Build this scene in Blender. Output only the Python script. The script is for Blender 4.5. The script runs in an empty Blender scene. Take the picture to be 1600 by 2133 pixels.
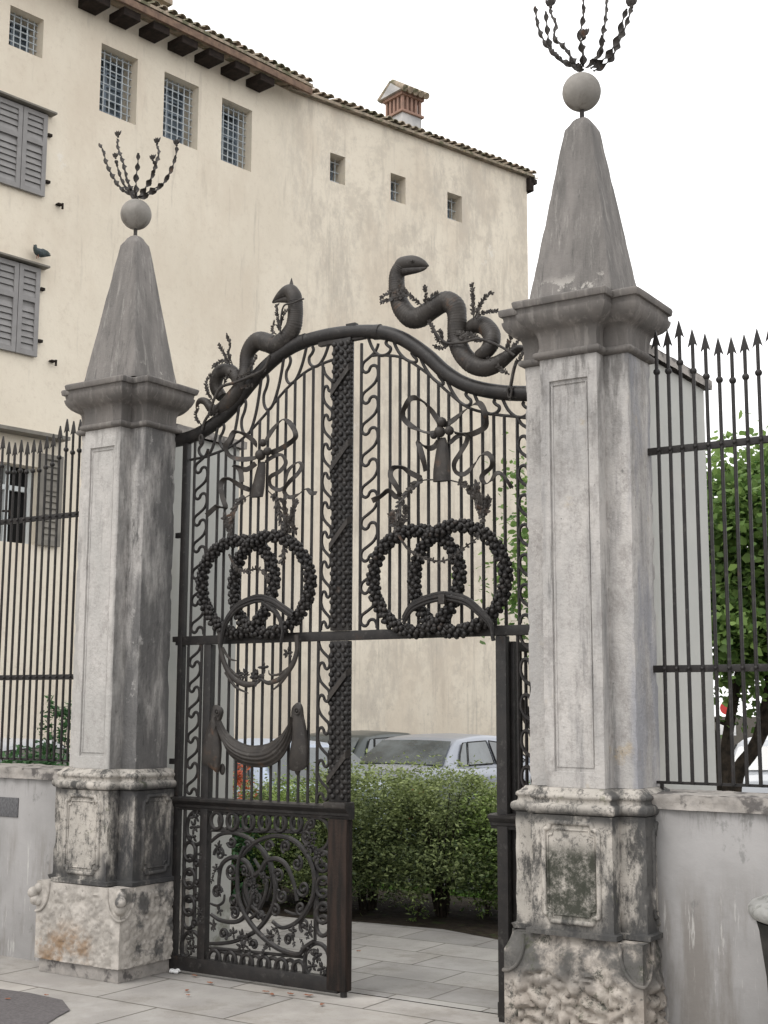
import bpy, bmesh, math, random
import numpy as np
from mathutils import Vector, Matrix, noise
random.seed(7); RNG=np.random.default_rng(11)
S=bpy.context.scene; COL=S.collection
R_=math.radians
# ------------------------------------------------------------------ camera
CP=np.array([2.8612,-6.2857,1.65]); F_=2741.0
CM=np.array([[0.83461094,0.55082656,0.00383132],[0.07773336,-0.12466149,0.98914965],[-0.54532752,0.8252573,0.14686144]])
cam=bpy.data.cameras.new('camera'); co=bpy.data.objects.new('camera',cam); COL.objects.link(co); S.camera=co
cam.sensor_fit='HORIZONTAL'; cam.sensor_width=36; cam.lens=F_/1600*36; cam.clip_end=2000; cam.clip_start=.05
mw=Matrix.Identity(4)
for i in range(3):
    mw[i][0]=CM[0][i]; mw[i][1]=CM[1][i]; mw[i][2]=-CM[2][i]; mw[i][3]=CP[i]
co.matrix_world=mw
# ------------------------------------------------------------------ sky and sun (overcast)
W=bpy.data.worlds.new('World'); S.world=W; W.use_nodes=True
nt=W.node_tree; nt.nodes.clear()
sky=nt.nodes.new('ShaderNodeTexSky'); sky.sky_type='NISHITA'; sky.sun_disc=False
SUN_EL,SUN_AZ=52,200
sky.sun_elevation=R_(SUN_EL); sky.sun_rotation=R_(SUN_AZ); sky.dust_density=4
hs=nt.nodes.new('ShaderNodeHueSaturation'); hs.inputs['Saturation'].default_value=.25
mx=nt.nodes.new('ShaderNodeMixRGB'); mx.inputs[0].default_value=.86; mx.inputs[2].default_value=(15.9,15.8,15.75,1)
bg=nt.nodes.new('ShaderNodeBackground'); bg.inputs[1].default_value=.1; wo=nt.nodes.new('ShaderNodeOutputWorld')
nt.links.new(sky.outputs[0],hs.inputs['Color']); nt.links.new(hs.outputs[0],mx.inputs[1]); nt.links.new(mx.outputs[0],bg.inputs[0]); nt.links.new(bg.outputs[0],wo.inputs[0])
sl=bpy.data.lights.new('sun','SUN'); sl.energy=1.0; sl.angle=R_(22); sl.color=(1,.965,.92)
so=bpy.data.objects.new('sun',sl); COL.objects.link(so)
az=R_(SUN_AZ); sd=Vector((math.sin(az)*math.cos(R_(SUN_EL)),math.cos(az)*math.cos(R_(SUN_EL)),math.sin(R_(SUN_EL))))
so.rotation_euler=sd.to_track_quat('Z','Y').to_euler(); so.location=(0,-5,12)
S.view_settings.view_transform='Standard'; S.view_settings.look='None'; S.view_settings.gamma=1; S.view_settings.exposure=.3

# ------------------------------------------------------------------ geometry helpers
def at(u,v,y=None,x=None,z=None):
    """point of a real plane (x, y or z constant) lying under a photo position"""
    r=CM.T@np.array([(u-800)/F_,-(v-1066.5)/F_,1.0])
    k,c=(1,y) if y is not None else ((0,x) if x is not None else (2,z))
    return Vector(CP+r*((c-CP[k])/r[k]))
def smooth(pts,n=6,closed=False):
    P=[Vector(p) for p in pts]; out=[]; N=len(P)
    rng=range(N if closed else N-1)
    for i in rng:
        p0=P[(i-1)%N] if (closed or i>0) else P[0]; p1=P[i]; p2=P[(i+1)%N]; p3=P[(i+2)%N] if (closed or i+2<N) else P[-1]
        for k in range(n):
            t=k/n
            out.append(.5*((2*p1)+(p2-p0)*t+(2*p0-5*p1+4*p2-p3)*t*t+(3*p1-p0-3*p2+p3)*t**3))
    if not closed: out.append(P[-1].copy())
    return out
def lerpl(vals,n):
    out=[]
    for i in range(len(vals)-1):
        for k in range(n): out.append(vals[i]+(vals[i+1]-vals[i])*k/n)
    out.append(vals[-1]); return out
_sph={}
def sph(nu,nv):
    if (nu,nv) not in _sph:
        v=[(0,0,1)];f=[]
        for j in range(1,nv):
            a=math.pi*j/nv
            for i in range(nu):
                b=2*math.pi*i/nu; v.append((math.sin(a)*math.cos(b),math.sin(a)*math.sin(b),math.cos(a)))
        v.append((0,0,-1))
        for i in range(nu): f.append((0,1+i,1+(i+1)%nu)); f.append((len(v)-1,len(v)-1-nu+(i+1)%nu,len(v)-1-nu+i))
        for j in range(nv-2):
            for i in range(nu):
                a=1+j*nu; f.append((a+i,a+nu+i,a+nu+(i+1)%nu,a+(i+1)%nu))
        _sph[(nu,nv)]=(v,f)
    return _sph[(nu,nv)]
class MB:
    def __init__(s): s.v=[]; s.f=[]
    def add(s,v,f):
        o=len(s.v); s.v+= [tuple(p) for p in v]; s.f+=[tuple(i+o for i in q) for q in f]; return s
    def box(s,a,b):
        x0,y0,z0=a;x1,y1,z1=b
        return s.add([(x0,y0,z0),(x1,y0,z0),(x1,y1,z0),(x0,y1,z0),(x0,y0,z1),(x1,y0,z1),(x1,y1,z1),(x0,y1,z1)],
            [(0,3,2,1),(4,5,6,7),(0,1,5,4),(1,2,6,5),(2,3,7,6),(3,0,4,7)])
    def obox(s,c,ex,ey,ez):
        c=Vector(c);v=[]
        for k in(-1,1):
            for a,b in((-1,-1),(1,-1),(1,1),(-1,1)): v.append(c+Vector(ex)*a+Vector(ey)*b+Vector(ez)*k)
        return s.add(v,[(0,3,2,1),(4,5,6,7),(0,1,5,4),(1,2,6,5),(2,3,7,6),(3,0,4,7)])
    def tube(s,pts,r,n=8,cap=True,closed=False,flat=1.0,flatdir=None):
        P=[Vector(p) for p in pts]; N=len(P)
        rr=r if isinstance(r,(list,tuple)) else [r]*N
        T=[]
        for i in range(N):
            if closed: t=P[(i+1)%N]-P[i-1]
            else: t=P[min(i+1,N-1)]-P[max(i-1,0)]
            T.append(t.normalized() if t.length>1e-9 else (T[-1] if T else Vector((0,0,1))))
        up=Vector((0,1,0))
        if abs(T[0].dot(up))>.95: up=Vector((1,0,0))
        u=(up-T[0]*up.dot(T[0])).normalized(); v=[];f=[]
        for i in range(N):
            u=(u-T[i]*u.dot(T[i])); u=u.normalized() if u.length>1e-6 else Vector((0,1,0)); w=T[i].cross(u)
            for k in range(n):
                a=2*math.pi*(k+.5)/n; v.append(P[i]+u*(math.cos(a)*rr[i]*flat)+w*(math.sin(a)*rr[i]))
        for i in range(N if closed else N-1):
            a=i*n;b=((i+1)%N)*n
            for k in range(n): f.append((a+k,a+(k+1)%n,b+(k+1)%n,b+k))
        if cap and not closed: f.append(tuple(range(n))[::-1]); f.append(tuple((N-1)*n+k for k in range(n)))
        return s.add(v,f)
    def sphere(s,c,r,nu=10,nv=6,sc=(1,1,1),rot=None):
        V,Fc=sph(nu,nv); c=Vector(c)
        if rot is None: vs=[(c[0]+p[0]*r*sc[0],c[1]+p[1]*r*sc[1],c[2]+p[2]*r*sc[2]) for p in V]
        else: vs=[c+rot@Vector((p[0]*r*sc[0],p[1]*r*sc[1],p[2]*r*sc[2])) for p in V]
        return s.add(vs,Fc)
    def twist(s,pts,w,t,turns,ph=0):
        """flat bar twisted along a path: lens section"""
        P=[Vector(p) for p in pts];N=len(P);v=[];f=[]
        up=Vector((0,1,0));L=[0]
        for i in range(1,N): L.append(L[-1]+(P[i]-P[i-1]).length)
        for i in range(N):
            T=(P[min(i+1,N-1)]-P[max(i-1,0)]).normalized()
            u=(up-T*up.dot(T)).normalized(); q=T.cross(u); a=ph+turns*math.pi*L[i]/L[-1]
            A=u*math.cos(a)+q*math.sin(a);B=T.cross(A)
            k=w[i] if isinstance(w,list) else w
            v+=[P[i]+A*k,P[i]+B*t,P[i]-A*k,P[i]-B*t]
        for i in range(N-1):
            for k in range(4): f.append((i*4+k,i*4+(k+1)%4,i*4+4+(k+1)%4,i*4+4+k))
        f.append((3,2,1,0)); f.append(tuple((N-1)*4+k for k in range(4)))
        return s.add(v,f)
    def band(s,pts,w,th=.003,ph0=1.0,ph1=.8,wob=.55):
        """metal ribbon: rectangular section whose width leans in and out of the plane"""
        P=[Vector(p) for p in pts];N=len(P);v=[];f=[];Y=Vector((0,1,0))
        for i in range(N):
            T=(P[min(i+1,N-1)]-P[max(i-1,0)]).normalized(); q=T.cross(Y).normalized(); Yn=(Y-T*Y.dot(T)).normalized()
            a=ph0+(ph1-ph0)*i/N+wob*math.sin(i*.33)
            A=q*math.sin(a)+Yn*math.cos(a);B=T.cross(A)
            ww=(w[i] if isinstance(w,list) else w)
            v+=[P[i]+A*ww+B*th,P[i]-A*ww+B*th,P[i]-A*ww-B*th,P[i]+A*ww-B*th]
        for i in range(N-1):
            for k in range(4): f.append((i*4+k,i*4+(k+1)%4,i*4+4+(k+1)%4,i*4+4+k))
        f.append((3,2,1,0)); f.append(tuple((N-1)*4+k for k in range(4)))
        return s.add(v,f)
    def plate(s,poly,y0,y1,bulge=.01):
        """closed outline in the gate plane given real thickness and a domed front"""
        n=len(poly);c=sum((Vector(p) for p in poly),Vector())/n;v=[];f=[]
        rings=[(1,y1),(1,y0),(.85,y0-bulge*.6),(.5,y0-bulge),(.2,y0-bulge*1.1)]
        for k,y in rings:
            for p in poly:
                q=c+(Vector(p)-c)*k; v.append((q.x,y,q.z))
        for j in range(len(rings)-1):
            for i in range(n): f.append((j*n+i,j*n+(i+1)%n,(j+1)*n+(i+1)%n,(j+1)*n+i))
        f.append(tuple(range(n))[::-1]); f.append(tuple((len(rings)-1)*n+i for i in range(n)))
        return s.add(v,f)
    def leaf(s,c,d,L,w,t=.003,up=Vector((0,1,0))):
        """small solid leaf, pointed at both ends"""
        c=Vector(c);d=Vector(d).normalized();q=d.cross(up);q=q.normalized() if q.length>1e-5 else Vector((1,0,0));n=d.cross(q)
        v=[c,c+d*L*.35+q*w,c+d*L*.35-q*w,c+d*L*.75+q*w*.8,c+d*L*.75-q*w*.8,c+d*L,c+d*L*.5+n*t,c+d*L*.5-n*t]
        o=[0,1,3,5,4,2];f=[]
        for i in range(6): f.append((o[i],o[(i+1)%6],6)); f.append((o[(i+1)%6],o[i],7))
        return s.add(v,f)
    def build(s,name,mat,root=None,smooth_=True,ang=38,bev=0,parent=None):
        off=Vector(root.location) if root is not None else Vector((0,0,0))
        me=bpy.data.meshes.new(name); me.from_pydata([tuple(Vector(p)-off) for p in s.v],[],s.f); me.validate()
        bm=bmesh.new(); bm.from_mesh(me); bmesh.ops.recalc_face_normals(bm,faces=bm.faces)
        if bev: bmesh.ops.bevel(bm,geom=[e for e in bm.edges if e.is_manifold and e.calc_face_angle(0)>.6],offset=bev,segments=2,affect='EDGES',profile=.6,clamp_overlap=True)
        for fc in bm.faces: fc.smooth=smooth_
        if smooth_:
            a=R_(ang)
            for e in bm.edges:
                if len(e.link_faces)==2 and e.calc_face_angle(0)>a: e.smooth=False
        bm.to_mesh(me); bm.free()
        me.materials.append(mat)
        o=bpy.data.objects.new(name,me); COL.objects.link(o)
        p=parent if parent is not None else root
        if p is not None: o.parent=p
        return o
def root(name,loc,label,cat,group=None,kind=None):
    o=bpy.data.objects.new(name,None); COL.objects.link(o); o.location=loc; o.empty_display_size=.1
    return tag(o,label,cat,group,kind)
def tag(o,label=None,cat=None,group=None,kind=None):
    if label: o['label']=label
    if cat: o['category']=cat
    if group: o['group']=group
    if kind: o['kind']=kind
    return o
def setorigin(o,loc):
    loc=Vector(loc); o.data.transform(Matrix.Translation(-loc)); o.location=loc; return o

# ------------------------------------------------------------------ materials
def rgb(r,g,b): # photo-like sRGB bytes to linear
    f=lambda c:(c/255/12.92) if c/255<=.04045 else ((c/255+.055)/1.055)**2.4
    return (f(r),f(g),f(b),1)
def mat(name,base,rough=.8,base2=None,nscale=3,stretch=(1,1,1),layers=(),bump=0,bscale=40,metal=0,spec=.3,bump2=0,b2scale=6,objc=False,attr=None,sheen=0):
    m=bpy.data.materials.new(name); m.use_nodes=True; t=m.node_tree; N=t.nodes; L=t.links
    b=N['Principled BSDF']; b.inputs['Roughness'].default_value=rough; b.inputs['Metallic'].default_value=metal
    b.inputs['Specular IOR Level'].default_value=spec
    if objc: tc=N.new('ShaderNodeTexCoord'); src=tc.outputs['Object']
    else: g=N.new('ShaderNodeNewGeometry'); src=g.outputs['Position']
    def ntex(scale,st,det=6,rg=.6):
        mp=N.new('ShaderNodeMapping'); mp.inputs['Scale'].default_value=st; L.new(src,mp.inputs[0])
        n=N.new('ShaderNodeTexNoise'); n.inputs['Scale'].default_value=scale; n.inputs['Detail'].default_value=det; n.inputs['Roughness'].default_value=rg
        L.new(mp.outputs[0],n.inputs['Vector']); return n.outputs['Fac']
    def rng(fac,lo,hi):
        r=N.new('ShaderNodeMapRange'); r.interpolation_type='SMOOTHSTEP'; L.new(fac,r.inputs[0]); r.inputs[1].default_value=lo; r.inputs[2].default_value=hi; return r.outputs[0]
    col=None
    rg=N.new('ShaderNodeMixRGB'); rg.inputs[1].default_value=base; rg.inputs[2].default_value=base2 or base
    if attr:
        a=N.new('ShaderNodeAttribute'); a.attribute_name=attr; L.new(a.outputs['Fac'],rg.inputs[0])
    else: L.new(rng(ntex(nscale,stretch),.35,.65),rg.inputs[0])
    col=rg.outputs[0]
    for ly in layers:
        # dict: color, scale, st, lo, hi, amt, masks=[(axis,a,b)]
        fac=rng(ntex(ly.get('scale',4),ly.get('st',(1,1,1)),ly.get('det',7),ly.get('rg',.65)),ly.get('lo',.5),ly.get('hi',.6))
        for (ax,a0,a1) in ly.get('masks',()):
            sp=N.new('ShaderNodeSeparateXYZ'); L.new(src,sp.inputs[0])
            mr=N.new('ShaderNodeMapRange'); mr.interpolation_type='SMOOTHSTEP'; L.new(sp.outputs[ax],mr.inputs[0])
            if a0<a1: mr.inputs[1].default_value=a0; mr.inputs[2].default_value=a1
            else: mr.inputs[1].default_value=a1; mr.inputs[2].default_value=a0; mr.inputs[3].default_value=1; mr.inputs[4].default_value=0
            mu=N.new('ShaderNodeMath'); mu.operation='MULTIPLY'; L.new(fac,mu.inputs[0]); L.new(mr.outputs[0],mu.inputs[1]); fac=mu.outputs[0]
        mu=N.new('ShaderNodeMath'); mu.operation='MULTIPLY'; L.new(fac,mu.inputs[0]); mu.inputs[1].default_value=ly.get('amt',1); fac=mu.outputs[0]
        mxr=N.new('ShaderNodeMixRGB'); L.new(fac,mxr.inputs[0]); L.new(col,mxr.inputs[1]); mxr.inputs[2].default_value=ly['color']; col=mxr.outputs[0]
    L.new(col,b.inputs['Base Color'])
    if bump or bump2:
        prev=None
        for st,sc,dt in ((bump2,b2scale,4),(bump,bscale,5)):
            if not st: continue
            bn=N.new('ShaderNodeBump'); bn.inputs['Strength'].default_value=1; bn.inputs['Distance'].default_value=st
            L.new(ntex(sc,(1,1,1),dt),bn.inputs['Height'])
            if prev is not None: L.new(prev,bn.inputs['Normal'])
            prev=bn.outputs[0]
        L.new(prev,b.inputs['Normal'])
    if rough>=.84: b.inputs['Specular IOR Level'].default_value=.12
    return m
G4=lambda v,w=None,x=None:(v,w if w is not None else v,x if x is not None else v,1)
IRON=mat('wrought_iron',(.0115,.0105,.0105,1),.5,(.020,.0175,.0165,1),14,spec=.35,bump=.0012,bscale=90,layers=[dict(color=(.07,.04,.025,1),scale=9,lo=.62,hi=.74,amt=.5),dict(color=(.06,.057,.053,1),scale=30,lo=.56,hi=.68,amt=.55)])
IRONR=mat('weathered_iron',(.022,.019,.0175,1),.55,(.036,.031,.027,1),10,spec=.35,bump=.0015,bscale=60,layers=[dict(color=(.12,.06,.03,1),scale=6,lo=.60,hi=.72,amt=.6),dict(color=(.075,.070,.064,1),scale=26,lo=.54,hi=.68,amt=.6)])
IROND=mat('rusty_dark_iron',(.010,.008,.007,1),.8,(.028,.018,.014,1),30,(1,1,.12),spec=.25,bump=.003,bscale=60)
DK=(.045,.045,.045,1)
OBST=mat('obelisk_stone',(.205,.192,.182,1),.88,(.14,.133,.127,1),3,(3,3,.4),bump=.003,bscale=50,layers=[
  dict(color=(.33,.315,.295,1),scale=6,st=(4,4,.2),rg=.75,lo=.52,hi=.68,amt=.65),
  dict(color=(.085,.082,.08,1),scale=6,st=(4,4,.22),rg=.8,lo=.52,hi=.68,amt=.7),
  dict(color=(.42,.40,.37,1),scale=7,lo=.60,hi=.63,amt=.8,masks=[(2,3.93,3.84)]),
  dict(color=(.11,.105,.10,1),scale=22,rg=.8,lo=.58,hi=.68,amt=.5)])
STONE_R=mat('pale_limestone',(.46,.44,.42,1),.85,(.35,.34,.33,1),3.2,(1,1,.5),bump=.004,bscale=55,bump2=.006,b2scale=26,layers=[
  dict(color=(.25,.235,.225,1),scale=9,st=(1,1,.6),rg=.85,lo=.46,hi=.64,amt=.7),dict(color=(.13,.13,.13,1),scale=3.4,st=(3,3,.28),rg=.8,lo=.55,hi=.66,amt=.6),
  dict(color=(.21,.205,.205,1),scale=3.2,st=(3,3,.35),lo=.5,hi=.72,amt=.8),
  dict(color=(.36,.29,.19,1),scale=4,lo=.62,hi=.72,amt=.6),
  dict(color=(.13,.125,.12,1),scale=5,st=(2.5,2.5,.5),lo=.47,hi=.62,amt=.8,masks=[(2,2.6,3.5)]),
  dict(color=(.11,.11,.11,1),scale=26,lo=.66,hi=.72,amt=.7),
  dict(color=(.24,.245,.27,1),scale=3,st=(2,2,.4),lo=.40,hi=.6,amt=.75,masks=[(0,.24,.29)])])  # last layer: cool shade of the outer side face painted into the stone
STONE_L=mat('limestone_with_black_crust',(.48,.46,.44,1),.85,(.38,.37,.355,1),3.2,(1,1,.5),bump=.004,bscale=55,bump2=.006,b2scale=26,layers=[
  dict(color=(.25,.235,.225,1),scale=9,st=(1,1,.6),rg=.85,lo=.48,hi=.66,amt=.6),
  dict(color=(.16,.155,.15,1),scale=3.2,st=(3,3,.35),lo=.5,hi=.7,amt=.8,masks=[(2,2.0,3.2)]),
  dict(color=(.085,.084,.085,1),scale=2.6,st=(2,2,.5),lo=.30,hi=.56,amt=.88,masks=[(0,-3.222,-3.172)]),
  dict(color=(.20,.195,.19,1),scale=7,st=(2.5,2.5,.22),lo=.52,hi=.70,amt=.6,masks=[(0,-3.222,-3.172)]),dict(color=(.05,.05,.05,1),scale=9,st=(2,2,.4),rg=.8,lo=.54,hi=.66,amt=.7,masks=[(0,-3.222,-3.172)]),
  dict(color=(.34,.33,.32,1),scale=12,lo=.62,hi=.68,amt=.7,masks=[(0,-3.22,-3.17)]),
  dict(color=(.13,.13,.125,1),scale=26,lo=.66,hi=.72,amt=.6)])
STONE_D=mat('dark_weathered_stone',(.165,.152,.142,1),.88,(.115,.108,.103,1),3,(2,2,.5),bump=.002,bscale=60,layers=[
  dict(color=(.30,.28,.26,1),scale=5,st=(3,3,.25),lo=.55,hi=.75,amt=.7),
  dict(color=(.075,.07,.07,1),scale=6,st=(3,3,.3),lo=.55,hi=.72,amt=.75),
  dict(color=(.40,.38,.35,1),scale=7,lo=.60,hi=.63,amt=.8,masks=[(2,3.93,3.84),(2,3.77,3.80)]),
  dict(color=(.24,.225,.21,1),scale=7,st=(4,4,.15),lo=.52,hi=.66,amt=.5)])
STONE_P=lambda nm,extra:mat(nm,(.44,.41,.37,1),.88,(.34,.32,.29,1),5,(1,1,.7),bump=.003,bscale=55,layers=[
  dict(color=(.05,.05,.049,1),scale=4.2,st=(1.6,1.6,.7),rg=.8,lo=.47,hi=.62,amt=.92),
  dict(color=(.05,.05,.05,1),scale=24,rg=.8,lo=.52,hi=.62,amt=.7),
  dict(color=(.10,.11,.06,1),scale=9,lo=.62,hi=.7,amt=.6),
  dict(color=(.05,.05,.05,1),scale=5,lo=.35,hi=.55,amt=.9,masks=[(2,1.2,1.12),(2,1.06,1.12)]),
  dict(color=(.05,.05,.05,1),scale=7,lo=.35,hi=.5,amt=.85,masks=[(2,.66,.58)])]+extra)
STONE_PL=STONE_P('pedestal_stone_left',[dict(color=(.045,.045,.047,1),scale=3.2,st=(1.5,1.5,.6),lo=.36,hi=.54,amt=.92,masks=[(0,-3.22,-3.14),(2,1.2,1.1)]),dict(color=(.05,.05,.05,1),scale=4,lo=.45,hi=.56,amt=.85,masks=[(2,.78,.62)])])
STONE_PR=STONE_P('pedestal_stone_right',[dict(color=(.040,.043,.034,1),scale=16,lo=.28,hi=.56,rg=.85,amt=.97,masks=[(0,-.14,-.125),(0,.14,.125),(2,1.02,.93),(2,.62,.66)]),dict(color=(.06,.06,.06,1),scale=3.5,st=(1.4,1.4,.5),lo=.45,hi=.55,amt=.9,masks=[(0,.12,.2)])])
STONE_P=STONE_PL
PLINTH_L=mat('rough_plinth_stone',(.44,.41,.375,1),.9,(.30,.28,.255,1),14,bump=.004,bscale=45,layers=[
  dict(color=(.24,.15,.08,1),scale=3,lo=.46,hi=.6,amt=.8,masks=[(2,.38,.2),(0,-3.15,-3.3)]),
  dict(color=(.07,.07,.07,1),scale=5,lo=.49,hi=.6,amt=.9,masks=[(0,-3.0,-2.98)]),
  dict(color=(.16,.15,.14,1),scale=30,lo=.6,hi=.7,amt=.7)])
PLINTH_R=mat('mossy_plinth_stone',(.40,.365,.325,1),.9,(.27,.24,.21,1),10,bump=.004,bscale=40,layers=[
  dict(color=(.08,.08,.078,1),scale=5,lo=.38,hi=.55,amt=.9,masks=[(2,.27,.42)]),
  dict(color=(.075,.085,.045,1),scale=7,rg=.8,lo=.54,hi=.66,amt=.75),
  dict(color=(.055,.055,.055,1),scale=14,rg=.85,lo=.52,hi=.64,amt=.75)])
PLASTER=mat('cream_plaster',(.73,.665,.555,1),.92,(.675,.61,.505,1),.55,bump=.004,bscale=12,bump2=.01,b2scale=1.2,layers=[
  dict(color=(.42,.38,.33,1),scale=1.1,st=(1,1,.35),rg=.8,lo=.47,hi=.64,amt=.6,masks=[(1,9.8,12.0)]),
  dict(color=(.38,.34,.29,1),scale=2.5,st=(2,2,.25),lo=.56,hi=.72,amt=.45),
  dict(color=(.30,.28,.24,1),scale=7,rg=.8,lo=.57,hi=.66,amt=.45,masks=[(2,3.6,1.8)]),
  dict(color=(.74,.71,.66,1),scale=1.5,lo=.66,hi=.70,amt=.5),dict(color=(.50,.45,.38,1),scale=2.2,st=(1,1,1),rg=.75,lo=.48,hi=.62,amt=.5,masks=[(1,10.5,12.5)]),dict(color=(.56,.49,.40,1),scale=9,rg=.85,lo=.50,hi=.66,amt=.45),dict(color=(.34,.31,.27,1),scale=3.2,st=(3,3,.12),lo=.58,hi=.70,amt=.4,masks=[(2,11.2,10.6),(1,11.2,11.6)]),dict(color=(.60,.52,.42,1),scale=.8,st=(1,1,.5),lo=.45,hi=.65,amt=.5)])
PLASTER_ALIAS=PLASTER  # second name for the same plaster, tone unchanged
WHITEW=mat('white_render',(.45,.45,.425,1),.9,(.40,.405,.385,1),1.5,bump=.002,bscale=20,layers=[
  dict(color=(.34,.33,.29,1),scale=3,st=(1,1,.3),lo=.5,hi=.7,amt=.7,masks=[(1,.7,.3)]),
  dict(color=(.20,.20,.16,1),scale=5,lo=.48,hi=.6,amt=.8,masks=[(2,.5,.1)])])
LOWW=mat('grey_wall_render',(.33,.322,.318,1),.9,(.27,.264,.26,1),1.6,bump=.003,bscale=18,layers=[
  dict(color=(.19,.175,.16,1),scale=3.0,st=(2.0,1,.35),lo=.42,hi=.6,amt=.8,masks=[(2,1.0,.55)]),dict(color=(.15,.15,.145,1),scale=7,st=(1,1,.7),lo=.60,hi=.68,amt=.6),
  dict(color=(.48,.47,.45,1),scale=8,st=(4,1,.4),lo=.58,hi=.66,amt=.7,masks=[(2,.9,.6)]),
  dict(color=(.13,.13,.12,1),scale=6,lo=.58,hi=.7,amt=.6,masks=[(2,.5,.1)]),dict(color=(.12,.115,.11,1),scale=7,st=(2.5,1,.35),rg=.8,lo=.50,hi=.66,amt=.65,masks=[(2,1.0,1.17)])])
COPING=mat('rough_coping_stone',(.36,.335,.31,1),.9,(.26,.245,.23,1),9,bump=.006,bscale=30,layers=[
  dict(color=(.07,.065,.065,1),scale=7,lo=.52,hi=.62,amt=.8)])
TILE=mat('roof_tile',(.38,.31,.24,1),.9,(.24,.21,.165,1),7,bump=.003,bscale=30,layers=[
  dict(color=(.10,.105,.06,1),scale=5,lo=.48,hi=.6,amt=.8),dict(color=(.42,.32,.22,1),scale=9,lo=.62,hi=.68,amt=.7)])
TIMBER=mat('old_timber',(.035,.026,.022,1),.85,(.018,.015,.013,1),12,(1,1,4),bump=.004,bscale=30)
FASCIA=mat('eave_board',(.22,.15,.11,1),.85,(.13,.09,.07,1),8,bump=.004,bscale=20)
SHUT=mat('grey_shutter_paint',(.26,.252,.248,1),.7,(.225,.218,.215,1),6)
SHUTB=mat('brown_shutter_paint',(.20,.185,.16,1),.7,(.16,.15,.13,1),6)
GRILLE=mat('grey_blue_window_bar',(.48,.52,.54,1),.6,(.34,.38,.41,1),8)
WFRAME=mat('blue_grey_window_frame',(.22,.27,.33,1),.6)
GLASSD=mat('dark_window_glass',(.012,.016,.02,1),.08,(.16,.20,.24,1),1.3,spec=.7)  # pale blue patches: sky reflection painted into the glass colour
DARK=mat('dark_room',(.01,.01,.01,1),.9)
BRICK=mat('chimney_brick',(.33,.21,.165,1),.9,(.26,.175,.14,1),9,bump=.003,bscale=30)
BRICKP=mat('chimney_render',(.50,.49,.48,1),.9,(.34,.34,.34,1),3)
SOIL=mat('soil',(.040,.031,.023,1),1,(.022,.018,.014,1),9,bump=.02,bscale=18,layers=[dict(color=(.04,.06,.018,1),scale=4,lo=.55,hi=.65,amt=.7),dict(color=(.14,.11,.08,1),scale=45,lo=.66,hi=.70,amt=.8)])
ASPH=mat('asphalt',(.09,.09,.095,1),.9,(.07,.07,.072,1),20,bump=.003,bscale=150)
PATCH=mat('dark_asphalt_patch',(.14,.13,.132,1),.9,(.105,.098,.10,1),60,bump=.003,bscale=200)
def slabmat(name,bw,rh,c1,c2,off=.5,joint=.007,mcol=(.10,.095,.09,1)):
    m=mat(name,(.31,.30,.285,1),.8,(.26,.25,.24,1),2.5,bump=.0015,bscale=120,layers=[
      dict(color=(.18,.165,.145,1),scale=2.2,rg=.75,lo=.48,hi=.66,amt=.55),dict(color=(.14,.13,.12,1),scale=90,lo=.58,hi=.7,amt=.5),dict(color=(.15,.14,.13,1),scale=40,lo=.64,hi=.7,amt=.5),dict(color=(.36,.35,.34,1),scale=1.4,lo=.52,hi=.66,amt=.6)])
    t=m.node_tree;N=t.nodes;L=t.links;b=N['Principled BSDF']
    g=N.new('ShaderNodeNewGeometry');br=N.new('ShaderNodeTexBrick');br.offset=off
    L.new(g.outputs['Position'],br.inputs['Vector'])
    br.inputs['Scale'].default_value=1;br.inputs['Brick Width'].default_value=bw;br.inputs['Row Height'].default_value=rh;br.inputs['Mortar Size'].default_value=joint;br.inputs['Mortar Smooth'].default_value=.3
    br.inputs['Color1'].default_value=c1;br.inputs['Color2'].default_value=c2;br.inputs['Mortar'].default_value=(.45,.43,.39,1)
    old=b.inputs['Base Color'].links[0].from_socket
    mu=N.new('ShaderNodeMixRGB');mu.blend_type='MULTIPLY';mu.inputs[0].default_value=1;L.new(old,mu.inputs[1]);L.new(br.outputs['Color'],mu.inputs[2]);L.new(mu.outputs[0],b.inputs['Base Color'])
    bp=N.new('ShaderNodeBump');bp.invert=True;bp.inputs['Distance'].default_value=.004;L.new(br.outputs['Fac'],bp.inputs['Height'])
    L.new(b.inputs['Normal'].links[0].from_socket,bp.inputs['Normal']);L.new(bp.outputs[0],b.inputs['Normal'])
    return m
PAVE_S=slabmat('street_slabs',.95,.62,(1.22,1.19,1.15,1),(1.06,1.05,1.04,1))
PAVE_G=slabmat('courtyard_slabs',.62,.40,(1.15,1.15,1.13,1),(.80,.80,.80,1),.35,.006)
def leafmat(name,a,b,tr=.25):
    m=mat(name,a,.55,b,attr='tint',spec=.35)
    t=m.node_tree;N=t.nodes;L=t.links;bs=N['Principled BSDF'];out=[n for n in N if n.type=='OUTPUT_MATERIAL'][0]
    tl=N.new('ShaderNodeBsdfTranslucent');mi=N.new('ShaderNodeMixShader');mi.inputs[0].default_value=tr
    L.new(bs.inputs['Base Color'].links[0].from_socket,tl.inputs[0]);L.new(bs.outputs[0],mi.inputs[1]);L.new(tl.outputs[0],mi.inputs[2]);L.new(mi.outputs[0],out.inputs[0])
    return m
LEAF_H=leafmat('hedge_leaf',(.040,.062,.024,1),(.30,.36,.14,1))
LEAF_H2=leafmat('pale_hedge_leaf',(.045,.08,.022,1),(.29,.40,.11,1))
LEAF_L=leafmat('laurel_leaf',(.018,.06,.025,1),(.06,.15,.05,1))
LEAF_T=leafmat('tree_leaf',(.045,.11,.028,1),(.25,.37,.11,1),.45)
LEAF_D=leafmat('dark_leaf',(.008,.025,.010,1),(.025,.06,.022,1))
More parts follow.
